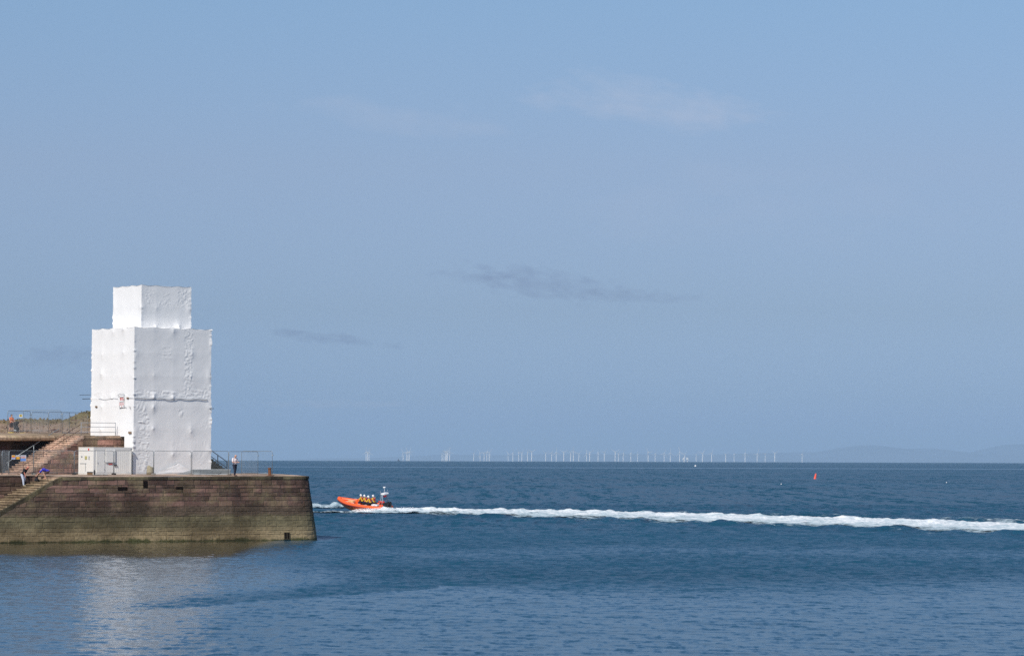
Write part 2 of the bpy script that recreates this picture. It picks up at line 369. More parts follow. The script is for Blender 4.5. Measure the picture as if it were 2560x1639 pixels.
def grass_mat():
    m, t = newmat('rough_grass_bank'); P = t.n('ShaderNodeNewGeometry').outputs['Position']
    n1 = t.noise(P, 0.35, 5).outputs[0]; n2 = t.noise(P, 2.2, 6, 0.7).outputs[0]; n3 = t.noise(t.scl(P, (1, 1, 2.5)), 0.8, 4).outputs[0]
    g = t.mix(n2, (0.10, 0.08, 0.022), (0.26, 0.20, 0.08))
    r = t.mix(n2, (0.20, 0.12, 0.08), (0.50, 0.36, 0.25)); zb = t.n('ShaderNodeSeparateXYZ', {0: P}).outputs['Z']
    col = t.mix(t.ss(t.m('ADD', t.m('MULTIPLY', n1, 3.0), t.m('MULTIPLY', zb, -0.9)), -8.4, -7.2), g, r); col = t.mix(t.ss(n3, 0.58, 0.66), col, (0.10, 0.035, 0.02))
    b = t.n('ShaderNodeBsdfPrincipled', {'Base Color': col, 'Roughness': 1.0, 'Normal': t.n('ShaderNodeBump', {'Height': n2, 'Strength': 1.0, 'Distance': 0.4})})
    t.out(b); return m
M['grass'] = grass_mat()
M['hills'] = simple('distant_hillside', (0.11, 0.165, 0.26), 1.0, 0, 0.4, 0.001)  # blue of the air in between put into the hill colour

# ------------------------------------------------------------------ sea
WPH = rng.rand(90) * 2*np.pi
def rand_waves(n, lmin, lmax, steep, main, spread, r):
    out = []
    for i in range(n):
        L = lmin * (lmax/lmin) ** ((i + r.rand()) / n); th = main + r.randn() * spread; k = 2*np.pi/L
        out.append((k*np.cos(th), k*np.sin(th), steep/k, r.rand()*2*np.pi, L))
    return out
rw = np.random.RandomState(5)
WAVES = rand_waves(44, 0.5, 2.6, 0.031, R(250), 0.6, rw)
SWELL = rand_waves(14, 4, 20, 0.009, R(245), 0.5, rw)
# wake path (world metres)
WAKE = [Vector(p) for p in ((-23, 378.5), (-16, 374), (-6, 369), (6, 360), (28.3, 331), (51.6, 294), (64, 272), (76, 250))]
def seg_coords(X, Y, pts):
    "signed perpendicular offset (positive = towards the camera) and arclength for each point"
    best = np.full(X.shape, 1e9); off = np.zeros(X.shape); arc = np.zeros(X.shape); s0 = 0.0
    for a, b in zip(pts[:-1], pts[1:]):
        d = b - a; L = d.length; d = d / L
        t = np.clip((X-a.x)*d.x + (Y-a.y)*d.y, 0, L); qx = a.x + d.x*t; qy = a.y + d.y*t
        dist = np.hypot(X-qx, Y-qy); sg = (X-a.x)*(d.y) - (Y-a.y)*d.x     # right hand side of travel
        m = dist < best; best = np.where(m, dist, best); off = np.where(m, np.sign(sg)*dist, off); arc = np.where(m, s0+t, arc); s0 += L
    return off, arc
def sm(x, a, b):
    t = np.clip((x-a)/(b-a), 0, 1); return t*t*(3-2*t)
def calm_map(X, Y):
    "0 = ruffled open water, 1 = smooth harbour water"
    # near edge of the current line, from beside the pier towards the right
    line = np.where(X < -14, 139 + (X+14)*1.0, 139 + (X+14)*2.0) + 1.2*np.sin(X*0.53+1)
    line2 = np.where(X < -4, line, 159 + (X+4)*0.25 + 5*np.sin(X*0.13+Y*0.02)); wl = 1.5 + 16*sm(X, -6, 6)
    a = 1 - sm((Y - line2)/wl, -1.0, 1.0)
    lee = (1 - sm(Y, 246, 262)) * (1 - sm(X + 7*sm(Y, 170, 205), -15, -5))                       # shelter below the pier
    p = np.maximum(0.66*a, (0.84 + 0.16*sm(Y + 1.5*np.sin(X*0.9) + 2*np.sin(X*0.23), 198, 214))*lee)
    patch = sm(Y-line2, -0.5, 0.8)*(1-sm(Y-line2+1.5*np.sin(X*0.9), 5, 20))*sm(X, -20, -13)*(1-sm(X, -4, 1))
    p = p*(1-0.75*patch)
    band = np.exp(-((Y - (216 + X*0.10 + 6*np.sin(X*0.11) + 3*np.sin(X*0.31+Y*0.05)))/13.0)**2) * sm(X, -24, -4) * 0.33
    far = np.exp(-((Y - 2100)/70.0)**4)
    return np.clip(p + band + 0.75*far, 0, 1)
def sea_height(X, Y):
    H = np.zeros(X.shape); fade = 1 - sm(np.abs(Y), 430, 620); fade2 = 1 - sm(np.abs(Y), 1200, 2500)
    c = calm_map(X, Y)
    for kx, ky, a, ph, L in WAVES: H += a*np.sin(kx*X + ky*Y + ph) * fade
    H *= (1 - 0.84*c)
    S = np.zeros(X.shape)
    for kx, ky, a, ph, L in SWELL: S += a*np.sin(kx*X + ky*Y + ph)
    H += S * fade2 * (1 - 1.0*np.clip(c*1.15, 0, 1))
    m = (Y > 225) & (Y < 470)
    if m.any():
        off, arc = seg_coords(X[m], Y[m], WAKE)
        w = off + 1.0*np.sin(arc*0.11) + 0.9*np.sin(arc*0.31+2) + 0.5*np.sin(arc*0.83)
        grow = sm(arc, 14, 48)
        rid = 0.46*np.exp(-((w-17)/1.3)**2)*(0.7+0.3*np.sin(arc*0.27+off*0.15)+0.3*np.sin(arc*0.71+1)) + 0.50*np.exp(-((w+17)/1.4)**2)*(0.8+0.3*np.sin(arc*0.23))
        rid += 0.30*np.exp(-((w-27)/1.6)**2)*(0.7+0.4*np.sin(arc*0.2+1)) + 0.20*np.exp(-((w-40)/2)**2)*(0.6+0.4*np.sin(arc*0.17+2))
        rid -= 0.12*np.exp(-((w-26)/3.0)**2)
        rid += 0.10*np.exp(-(w/8)**2)*(1+0.5*np.sin(arc*0.9+off)+0.4*np.sin(off*1.3-arc*0.5))
        H[m] += rid * grow
        off, arc = seg_coords(X[m], Y[m], WAKE_L); w = off + 1.5*np.sin(arc*0.2)
        H[m] += 0.16*np.exp(-((w-9)/2.5)**2)*(0.8+0.3*np.sin(arc*0.4))*sm(arc, 0, 8)*(1-sm(arc, 12, 24))
    return H
WAKE_L = [Vector(p) for p in ((-34, 364), (-25, 365), (-16, 367), (-4, 363))]
def build_sea():
    ys = list(np.concatenate([[-80, -20, 20, 50, 70, 84], np.arange(90, 270, 0.22), np.arange(270, 440, 0.4)]))
    y = 440.0
    while y < 13000: ys.append(y); y *= 1.012
    while y < 62000: ys.append(y); y *= 1.03
    ys.append(62500.0); ys = np.array(ys)
    t = np.linspace(-1, 1, 660); outer = np.array([1.1, 1.3, 1.7, 2.5, 4, 7, 12])
    t = np.concatenate([-outer[::-1], t, outer])
    half = 0.19*np.abs(ys) + 6.0
    X = t[None, :] * half[:, None]; Y = np.repeat(ys[:, None], len(t), 1)
    H = sea_height(X, Y) * (1 - sm(np.abs(t), 1.3, 1.7))[None, :]
    Z = H - (X*X + Y*Y)/(2*EARTH)
    C = calm_map(X, Y)
    nr, nc = X.shape; co = np.stack([X, Y, Z], -1).reshape(-1, 3).astype(np.float32)
    me = bpy.data.meshes.new('sea'); me.vertices.add(nr*nc); me.vertices.foreach_set('co', co.ravel())
    i = np.arange(nr-1)[:, None]*nc + np.arange(nc-1)[None, :]
    q = np.stack([i, i+1, i+nc+1, i+nc], -1).reshape(-1).astype(np.int32); nf = (nr-1)*(nc-1)
    me.loops.add(nf*4); me.loops.foreach_set('vertex_index', q)
    me.polygons.add(nf); me.polygons.foreach_set('loop_start', np.arange(0, nf*4, 4, dtype=np.int32))
    me.update(calc_edges=True); me.polygons.foreach_set('use_smooth', np.ones(nf, bool))
    a = me.attributes.new('calm', 'FLOAT', 'POINT'); a.data.foreach_set('value', C.ravel().astype(np.float32))
    me.materials.append(M['water']); o = bpy.data.objects.new('sea', me); COL.objects.link(o)
    tag(o, 'blue rippled sea running out to a sharp horizon', None, None, 'structure')
build_sea()

def grid_strip(name, pts, halfw, nS, nT, foamf, hf, label, extra=0.05):
    "a foam sheet lying on the water along a path"
    L = [0.0]
    for a, b in zip(pts[:-1], pts[1:]): L.append(L[-1] + (b-a).length)
    s = np.linspace(0, L[-1], nS); X0 = np.interp(s, L, [p.x for p in pts]); Y0 = np.interp(s, L, [p.y for p in pts])
    dx = np.gradient(X0); dy = np.gradient(Y0); l = np.hypot(dx, dy); dx /= l; dy /= l
    k = 9; ker = np.ones(k)/k
    dx = np.convolve(np.pad(dx, k//2, 'edge'), ker, 'valid'); dy = np.convolve(np.pad(dy, k//2, 'edge'), ker, 'valid')
    t = np.linspace(-1, 1, nT); hw = halfw(s)
    X = X0[:, None] + dy[:, None]*t[None, :]*hw[:, None]; Y = Y0[:, None] - dx[:, None]*t[None, :]*hw[:, None]
    T = np.repeat(t[None, :], nS, 0); S = np.repeat(s[:, None], nT, 1)
    Z = sea_height(X, Y) - (X*X+Y*Y)/(2*EARTH) + extra + hf(S, T, X, Y)
    A = foamf(S, T, X, Y)
    me = bpy.data.meshes.new(name); co = np.stack([X, Y, Z], -1).reshape(-1, 3)
    i = np.arange(nS-1)[:, None]*nT + np.arange(nT-1)[None, :]
    q = np.stack([i, i+nT, i+nT+1, i+1], -1).reshape(-1, 4)
    me.from_pydata(co.tolist(), [], q.tolist()); me.polygons.foreach_set('use_smooth', np.ones(len(q), bool))
    a = me.attributes.new('foam', 'FLOAT', 'POINT'); a.data.foreach_set('value', A.ravel().astype(np.float32))
    me.materials.append(M['foam']); o = bpy.data.objects.new(name, me); COL.objects.link(o)
    return tag(o, label, None, None, 'stuff')
def lump(S, X, Y, seed):
    out = np.zeros(X.shape); r = np.random.RandomState(seed)
    for i in range(26):
        L = 0.7 * (7/0.7)**r.rand(); th = r.rand()*2*np.pi; k = 2*np.pi/L
        out += L*0.022*np.sin(k*(np.cos(th)*X + np.sin(th)*Y) + r.rand()*6.28)
    return out
def f_main(S, T, X, Y):
    w = T + 0.05*np.sin(S*0.17) + 0.05*np.sin(S*0.43+1) + 0.04*np.sin(S*1.1)
    core = 1.02*np.exp(-(np.abs(w+0.04)/0.58)**3); fringe = 0.70*np.exp(-((w-0.06)/0.84)**4)
    return core + fringe - 0.25 - 0.0006*S
def h_main(S, T, X, Y):
    w = T + 0.05*np.sin(S*0.17)
    e = np.exp(-(w/0.55)**2)
    return e * (0.24 + np.abs(lump(S, X, Y, 3))*0.6) * (1.2 - 0.004*S)
grid_strip('wake', WAKE[1:], lambda s: 6.0 + 12.0*sm(s, 0, 25) + s*0.01, 1000, 90, f_main, h_main, 'long white foaming wake trailing behind the orange lifeboat')
def f_l(S, T, X, Y): return 1.0*np.exp(-(np.abs(T + 0.15*np.sin(S*0.3))/0.6)**3) - 0.12
grid_strip('wake', WAKE_L, lambda s: 5.0 + 0*s, 320, 50, f_l, lambda S, T, X, Y: 0.05+0.35*np.abs(lump(S, X, Y, 5)), 'band of foam on the water between the pier end and the lifeboat')
B3 = [Vector(p) for p in ((-38, 409), (-31, 411), (-26, 405), (-22, 399))]
grid_strip('wake', B3, lambda s: 4.5 + 0*s, 200, 40, f_l, lambda S, T, X, Y: 0.08+0.8*np.abs(lump(S, X, Y, 8)), 'broken foam crest just ahead of the bow of the lifeboat')

# ------------------------------------------------------------------ distant hills
def build_hills():
    prof = [(300, 0), (700, 0), (900, 9), (1100, 15), (1300, 16), (1500, 20), (1700, 18), (1900, 22), (2040, 27), (2100, 37), (2147, 42), (2195, 41.5), (2270, 35), (2340, 38), (2425, 27), (2510, 44), (2560, 46), (2700, 40), (2900, 24), (3100, 10)]
    D0 = 44000.0; xs = np.linspace(300, 3100, 420); hp = np.interp(xs, [p[0] for p in prof], [p[1] for p in prof])
    ds = np.linspace(-4000, 5000, 14); vs = []; fs = []
    for j, d in enumerate(ds):
        D = D0 + d
        for i, px in enumerate(xs):
            X = (px-1280)/F*D0; e = math.exp(-(d/2300.0)**2)
            top = (hp[i]-10)*D0/F + D0*D0/(2*EARTH) + CAMZ                     # ridge height above sea level
            top += 14*mnoise.noise(Vector((X/900, 3.1, 0))) + 6*mnoise.noise(Vector((X/300, 1.1, 0)))
            h = max(-40, top) * e + 25*e*mnoise.noise(Vector((X/1200, d/1200, 5))) - 30*(1-e)
            vs.append((X, D, h - (X*X + D*D)/(2*EARTH)))
    n = len(xs)
    for j in range(len(ds)-1):
        for i in range(n-1): fs.append((j*n+i, j*n+i+1, (j+1)*n+i+1, (j+1)*n+i))
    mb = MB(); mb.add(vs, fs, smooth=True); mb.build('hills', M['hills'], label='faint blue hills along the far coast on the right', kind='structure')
build_hills()

# ------------------------------------------------------------------ pier geometry frames
TH = R(39); U = Vector((math.cos(TH), math.sin(TH), 0)); V = Vector((-math.sin(TH), math.cos(TH), 0))
C = Vector((X_at(333.5, 254), 254, 0))
def uv(u, v, z=0): return C + U*u + V*v + Vector((0, 0, z))
A0 = Vector((X_at(0, 236), 236, 0)); A1 = Vector((X_at(783, 247.5), 247.5, 0))
Pd = (A1 - A0).normalized(); Nin = Vector((-Pd.y, Pd.x, 0)); PANG = math.atan2(Pd.y, Pd.x)
S_LEFT = -14.0; S_END = (A1 - A0).length - 0.9; RC = 1.9; BAT = 0.15
def path(s):
    "waterline of the quay: straight, then a rounded corner, then the end face; returns point, outward normal"
    if s <= S_END: return A0 + Pd*s, -Nin
    cen = A0 + Pd*S_END + Nin*RC; a = (s - S_END)/RC
    if a < math.pi/2:
        n = -Nin*math.cos(a) + Pd*math.sin(a); return cen + n*RC, n
    r = s - S_END - RC*math.pi/2
    return cen + Pd*RC + Nin*r, Pd.copy()
S_TOT = S_END + RC*math.pi/2 + 26
def wallpt(s, z, off=0.0):
    p, n = path(s); q = p + n*(off - BAT*z); q.z = z; return q
def ztop_edge(s): return 5.33 + 0.09*min(1, max(0, s/27.0))
# top of lower flight
S0 = None
best = 1e9
for i in range(400):
    s = i*0.03; q = wallpt(s, 5.33)
    px = q.x/q.y*F + PX/2
    if abs(px - 155) < best: best = abs(px-155); S0 = s
STEP_R, STEP_T = 0.20, 0.36
SLOPE = STEP_R/STEP_T
def zfront(s):
    return ztop_edge(s) if s >= S0 else max(-1.0, ztop_edge(S0) - SLOPE*(S0 - s))

def jit(a): return (random.random()-0.5)*2*a
def course_wall(mb, P, s0, s1, z0, z1, ztopf=None, ch=0.38, bl=(0.45, 1.9), depth=0.022, gap=0.014, seg=0.5, zones_tone=True, skip=None, rough=0.014):
    "coursed stone blocks over a surface P(s, z, off)"
    z = z0; row = 0
    while z < z1 - 0.02:
        h = ch*(0.68 + 0.62*random.random()); zt = min(z+h, z1)
        if z1 - zt < 0.12: zt = z1
        s = s0 - random.random()*0.6
        while s < s1:
            L = bl[0] + (bl[1]-bl[0])*random.random(); e = min(s+L, s1); a = max(s, s0)
            if e - a > 0.05 and not (skip and skip((a+e)/2, (z+zt)/2)):
                r = random.random()**1.3; g = 1.0 if random.random() < 0.3 else random.random()*0.4
                if random.random() < 0.06: r = 1.0
                if random.random() < 0.07: r = 0.0
                d0 = depth*(0.5 + random.random()); n = max(1, int((e-a)/seg + 0.5))
                ss_ = [a+gap, a+gap+0.03] + [a + (e-a)*k/n for k in range(1, n)] + [e-gap-0.03, e-gap]
                zs = [z+gap, z+gap+0.03, (z+zt)/2, zt-gap-0.03, zt-gap]
                if ztopf is not None and min(ztopf(a), ztopf(e)) < z + 0.05 and max(ztopf(a), ztopf(e)) < z + 0.05:
                    s += L; continue
                vs = []
                for iz, zz in enumerate(zs):
                    for is_, sv in enumerate(ss_):
                        edge = iz in (0, 4) or is_ in (0, len(ss_)-1)
                        zq = zz if ztopf is None else min(zz, ztopf(sv) - 0.01)
                        vs.append(P(sv, zq, (-0.01 if edge else d0 + jit(rough))))
                nn = len(ss_)
                mb.add(vs, [(i*nn+k, i*nn+k+1, (i+1)*nn+k+1, (i+1)*nn+k) for i in range(4) for k in range(nn-1)], (r, g, random.random()))
            s += L
        z = zt; row += 1

# ------------------------------------------------------------------ quay
quay = empty('stone_pier', wallpt(5, 0), 0, 'long battered sandstone pier with green tide line, carrying the white wrapped tower', 'pier')
quay_inv = Matrix.Translation(-Vector(quay.location))
def lpart(mb, name, mat, root=quay, **k):
    o = mb.build(name, mat, None, **k); o.parent = root; o.matrix_parent_inverse = root.matrix_basis.inverted(); return o
HOLE = None
def skip_front(s, z):
    q = wallpt(s, z); px = q.x/q.y*F + PX/2; py = 1140.5 + (CAMZ - z)/q.y*F
    return (716 < px < 731 and 1332 < py < 1348)
mb = MB(); course_wall(mb, wallpt, S_LEFT, S_TOT, -0.6, 5.12, lambda s: zfront(s)-0.22, skip=None)
lpart(mb, 'wall', M['quay_stone'])
mb = MB()                                                # solid core behind the blocks
ss_ = list(np.arange(S_LEFT, S_TOT, 0.5)) + [S_TOT]; vs = []; zs = [-1.2, 0.5, 1.5, 2.5, 3.5, 4.5, 5.2]
for s in ss_:
    for z in zs:
        vs.append(wallpt(s, min(z, zfront(s)-0.2) if z > 0 else z, -0.004))
n = len(zs); mb.add(vs, [(i*n+k, (i+1)*n+k, (i+1)*n+k+1, i*n+k+1) for i in range(len(ss_)-1) for k in range(n-1)])
lpart(mb, 'wall_core', M['mortar'])
# coping stones along the top edge
mb = MB(); s = S0 + 0.1
while s < S_TOT:
    L = 0.9 + 0.9*random.random(); e = min(s+L, S_TOT); r = random.random()*0.8; n = max(1, int((e-s)/0.5)); dz = jit(0.015)
    prof = [(-0.9, 0.0), (0.05, 0.0), (0.08, -0.04), (0.075+jit(.02), -0.24), (-0.02, -0.26)]
    vs = []
    for k in range(n+1):
        sv = s + 0.012 + (e - s - 0.024)*k/n
        for o_, zz in prof:
            q = wallpt(sv, 5.2, o_ + jit(0.008)); q.z = ztop_edge(sv) + zz + dz; vs.append(q)
    m_ = len(prof); fs = [(k*m_+j, k*m_+j+1, (k+1)*m_+j+1, (k+1)*m_+j) for k in range(n) for j in range(m_-1)]
    fs += [tuple(range(m_)), tuple(n*m_ + j for j in range(m_-1, -1, -1))]
    mb.add(vs, fs, (r, random.random()*0.5, 0.5)); s = e
lpart(mb, 'coping', M['cope_dark'], recalc=True)
# sloping edge stones beside the lower flight
mb = MB(); s = S0 + 0.1
while s > S_LEFT:
    L = 0.7 + 0.6*random.random(); e = s - L; r = random.random(); dz = jit(0.03)
    vs = []
    for sv in (s-0.015, (s+e)/2, e+0.015):
        zt = zfront(sv)
        for o_, zz in ((-0.55, 0.0), (0.03, 0.0), (0.075, -0.05), (0.07, -0.42), (-0.05, -0.42)):
            q = wallpt(sv, max(0.0, zt), o_ + jit(0.015)); q.z = zt + zz + dz + (0.10 if o_ > -0.5 else 0.05); vs.append(q)
    m_ = 5; fs = [(k*m_+j, (k+1)*m_+j, (k+1)*m_+j+1, k*m_+j+1) for k in range(2) for j in range(m_-1)] + [tuple(range(m_-1, -1, -1)), tuple(2*m_ + j for j in range(m_))]
    mb.add(vs, fs, (r, random.random(), 0.5)); s = e
lpart(mb, 'sloping_coping', M['cope_dark'], recalc=True)
# the lower flight
LW = 4.2; mb = MB(); mn = MB(); nst = int((S0 - S_LEFT)/STEP_T) - 1
inner_w = LW * V.dot(Nin)
for i in range(nst):
    sA = S0 - i*STEP_T; sB = sA - STEP_T; z = ztop_edge(S0) - (i+1)*STEP_R
    oA = wallpt(sA, max(z, 0.0), -0.3); oB = wallpt(sB, max(z, 0.0), -0.3)
    k = 4; r = random.random()*0.7 + 0.2
    for j in range(k):
        a = j/k; b = (j+1)/k
        pA0 = oA + V*LW*a; pA1 = oA + V*LW*b; pB0 = oB + V*LW*a; pB1 = oB + V*LW*b
        zz = z + jit(0.018); nose = -0.03 + jit(0.01); g = 0.006
        pB0 = pB0 + Pd*nose; pB1 = pB1 + Pd*nose
        poly = [pB0 + V*g, pA0 + V*g + Pd*0.05, pA1 - V*g + Pd*0.05, pB1 - V*g]
        mb.prism([(p.x + Pd.x*0.05, p.y + Pd.y*0.05) for p in poly[:1]] + [(p.x, p.y) for p in poly[1:3]] + [(poly[3].x + Pd.x*0.05, poly[3].y + Pd.y*0.05)], zz - STEP_R - 0.12, zz - 0.052, (min(1, max(0, r + jit(0.25))), random.random()*0.5, 0.5))
        mn.prism([(p.x, p.y) for p in poly], zz - 0.05, zz, (random.random(), random.random()*0.8, 0.5))
lo = lpart(mb, 'lower_stair', M['slip_stone']); lpart(mn, 'lower_stair_treads', M['nosing'])
# retaining wall behind the lower flight
def innerpt(s, z, off=0.0):
    q = wallpt(s, 5.0) + Nin*(inner_w - 0.3) - Nin*off; q.z = z; return q
s_in = S0 + LW*V.dot(Pd)
mb = MB(); course_wall(mb, innerpt, S_LEFT, s_in - 0.05, -0.5, 5.33, None, ch=0.36)
lpart(mb, 'retaining_wall', M['quay_stone'])
mb = MB(); vs = [innerpt(S_LEFT, -1, -0.01), innerpt(s_in, -1, -0.01), innerpt(s_in, 5.3, -0.01), innerpt(S_LEFT, 5.3, -0.01)]
mb.add(vs, [(0, 1, 2, 3)]); lpart(mb, 'retaining_wall_core', M['mortar'])
# deck
def deck_z(X, Y):
    p = Vector((X, Y, 0)) - A0; d = p.dot(Nin) - BAT*5.3; s = p.dot(Pd)
    return ztop_edge(s) + 0.02*min(max(d, 0), 7.0) + 0.0
mb = MB(); cols = list(np.arange(S0 + 0.1, S_END + RC - BAT*5.3 - 0.02, 0.8)) + [S_END + RC - BAT*5.3 - 0.02]
rows = [0.85, 1.6, 2.4, 3.3, 4.2, 5.2, 6.2, 7.2, 10, 16, 25]
vs = []
for s in cols:
    for r in rows:
        q = A0 + Pd*s + Nin*(r + BAT*5.3)
        vs.append((q.x, q.y, deck_z(q.x, q.y) + 0.006*mnoise.noise(q*0.9)))
n = len(rows)
for i in range(len(cols)-1):
    for k in range(n-1):
        a, b, c_, d_ = i*n+k, (i+1)*n+k, (i+1)*n+k+1, i*n+k+1
        mb.add([vs[a], vs[b], vs[c_], vs[d_]], [(0, 1, 2, 3)], (random.random(), random.random()*0.6, 0))
# the part left of the flight head, behind the retaining wall
cols2 = list(np.arange(S_LEFT, S0+0.1, 0.9)) + [S0+0.1]; rows2 = [inner_w + 0.4, 5.2, 6.2, 7.2, 10, 16, 25]
vs = []
for s in cols2:
    for r in rows2:
        q = A0 + Pd*s + Nin*(r + BAT*5.3 - (0.7 if r == rows2[0] else 0)); vs.append((q.x, q.y, deck_z(q.x, q.y)))
n = len(rows2)
for i in range(len(cols2)-1):
    for k in range(n-1):
        a, b, c_, d_ = i*n+k, (i+1)*n+k, (i+1)*n+k+1, i*n+k+1
        mb.add([vs[a], vs[b], vs[c_], vs[d_]], [(0, 1, 2, 3)], (random.random(), random.random()*0.6, 0))
# triangle between the skewed top riser and the deck grid
q0 = wallpt(S0, 5.33, -0.3); q1 = q0 + V*LW; q2 = A0 + Pd*(S0+0.1) + Nin*(inner_w + BAT*5.3 - 0.3); zt = ztop_edge(S0)
q3 = A0 + Pd*(S0+0.1) + Nin*(0.85 + BAT*5.3)
mb.add([(q0.x, q0.y, zt-.004), (q3.x, q3.y, zt-.004), (q2.x, q2.y, zt-.004), (q1.x, q1.y, zt-.004)], [(0, 1, 2, 3)], (0.6, 0.3, 0))
mb.add([(q1.x, q1.y, zt-.008), (q2.x, q2.y, zt-.008), (q2.x+Nin.x*1.5, q2.y+Nin.y*1.5, zt-.008), (q1.x+Nin.x*1.5, q1.y+Nin.y*1.5, zt-.008)], [(0, 1, 2, 3)], (0.6, 0.3, 0))
mb.add([(q0.x, q0.y, zt-0.5), (q1.x, q1.y, zt-0.5), (q1.x, q1.y, zt), (q0.x, q0.y, zt)], [(0, 1, 2, 3)], (0.4, 0.5, 0))
q4 = innerpt(s_in, 0, 0); q5 = innerpt(S0 + 0.3, 0, 0)
lpart(mb, 'deck', M['deck_stone'])
# iron-framed drain niche near the foot of the wall
qn = at(723.5, 1340, 246.0); 
sn = (Vector((qn.x, qn.y, 0)) - A0).dot(Pd); zn = 0.38
mb = MB()
Mn = Matrix.Translation(wallpt(sn, zn, 0.03)) @ Matrix.Rotation(PANG, 4, 'Z') @ Matrix.Rotation(-math.atan(BAT), 4, 'X')
mb.box((-0.26, -0.035, -0.22), (0.26, 0.02, 0.30), Mn); lpart(mb, 'drain', M['void'])  # dark panel on the wall face, painted shade of the niche
mb = MB()
for a in ((-0.26, -0.20), (-0.03, 0.04), (0.2, 0.26)): mb.box((a[0], -0.06, -0.24), (a[1], -0.03, 0.30), Mn)
mb.box((-0.28, -0.07, -0.30), (0.28, -0.02, -0.24), Mn); lpart(mb, 'drain_frame', M['cope_dark'])

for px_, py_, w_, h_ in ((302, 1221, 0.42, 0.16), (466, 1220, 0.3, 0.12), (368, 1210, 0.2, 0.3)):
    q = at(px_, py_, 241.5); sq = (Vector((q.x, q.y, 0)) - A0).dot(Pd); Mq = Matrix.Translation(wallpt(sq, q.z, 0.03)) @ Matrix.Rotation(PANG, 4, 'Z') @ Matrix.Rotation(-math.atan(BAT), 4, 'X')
    mb = MB(); mb.box((-w_, -0.025, -h_), (w_, 0.03, h_), Mq, bev=0.02); lpart(mb, 'missing_block_shade', M['void'])  # flush dark panel painted as the shade of an empty block socket

# ------------------------------------------------------------------ upper terrace
V1 = 2.25; U1 = -3.72; SW = 3.78; V1C = 1.37; V2 = V1 + SW; TZ = 8.87
terr = empty('stone_terrace', uv(U1, V1, 5.4), 0, 'upper stone terrace with overhanging coping and a flight of steps beside the container', 'terrace')
def tpart(mb, name, mat, **k): return lpart(mb, name, mat, terr, **k)
def plane_uv(v0):
    def P(s, z, off=0.0): return uv(s, v0 - off, z)
    return P
def plane_vu(u0):
    def P(s, z, off=0.0): return uv(u0 - off, s, z)        # faces -U
    return P
URUN = 5.9; NST = 18; ub = U1 - URUN
def zst(u): return 5.42 + (TZ-5.42)*np.clip((u-ub)/URUN, 0, 1)
mb = MB(); course_wall(mb, plane_uv(V1), U1, 1.0, 5.3, TZ-0.34, None, ch=0.4)
course_wall(mb, plane_uv(V1), ub+0.3, U1, 5.3, TZ-0.3, lambda u: zst(u)-0.16, ch=0.36, bl=(0.4, 1.1))
tpart(mb, 'wall', M['red_stone'])
V3 = V2 + 1.0
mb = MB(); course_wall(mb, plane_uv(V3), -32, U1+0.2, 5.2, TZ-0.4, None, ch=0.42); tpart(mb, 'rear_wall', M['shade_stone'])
mb = MB()
for (a, b, v, zt_) in ((U1, 1.2, V1+0.01, TZ-0.05), (-32, U1, V3+0.01, TZ-0.05)):
    mb.add([uv(a, v, 5.2), uv(b, v, 5.2), uv(b, v, zt_), uv(a, v, zt_)], [(0, 1, 2, 3)], (0.3, 0.3, 0))
n = 12; vs = []
for i in range(n+1):
    u = ub + URUN*i/n; vs += [uv(u, V1+0.012, 5.2), uv(u, V1+0.012, zst(u)-0.2)]
mb.add(vs, [(2*i, 2*i+2, 2*i+3, 2*i+1) for i in range(n)], (0.3, 0.3, 0))
mb.add([uv(U1, V1, 5.2), uv(U1, V3, 5.2), uv(U1, V3, TZ-.05), uv(U1, V1, TZ-.05)], [(0, 1, 2, 3)], (0.3, 0.3, 0))
tpart(mb, 'wall_core', M['mortar'])
# rounded coping stones
def coping(mb, u0, u1, v, over, hh, roundness=0.2, back=0.7):
    u = u0
    while u < u1 - 0.05:
        L = 0.9 + 1.3*random.random(); e = min(u+L, u1)
        if u1 - e < 0.3: e = u1
        r = random.random(); g = random.random(); dz = jit(0.02); dv = jit(0.03)
        prof = [(-back, 0.0), (over-roundness, 0.0), (over-0.07, -0.05-roundness*0.2), (over, -hh*0.45), (over-0.05, -hh*0.85), (over-0.16, -hh), (-0.05, -hh)]
        vs = []
        for k in range(4):
            uu = u + 0.012 + (e-u-0.024)*k/3
            for o_, zz in prof: vs.append(uv(uu, v - o_ - dv + jit(0.015), TZ + zz + dz + jit(0.012)))
        m_ = len(prof); fs = [(k*m_+j, k*m_+j+1, (k+1)*m_+j+1, (k+1)*m_+j) for k in range(3) for j in range(m_-1)] + [tuple(range(m_)), tuple(3*m_+j for j in range(m_-1, -1, -1))]
        mb.add(vs, fs, (r, g, 0.5)); u = e
mb = MB(); coping(mb, -32, U1+0.35, V2, 0.55, 0.46, 0.25, 1.4); tpart(mb, 'coping', M['cope_pale'], recalc=True)
mb = MB(); coping(mb, U1+0.05, 1.25, V1, 0.10, 0.34, 0.05); tpart(mb, 'coping', M['step_stone'], recalc=True)
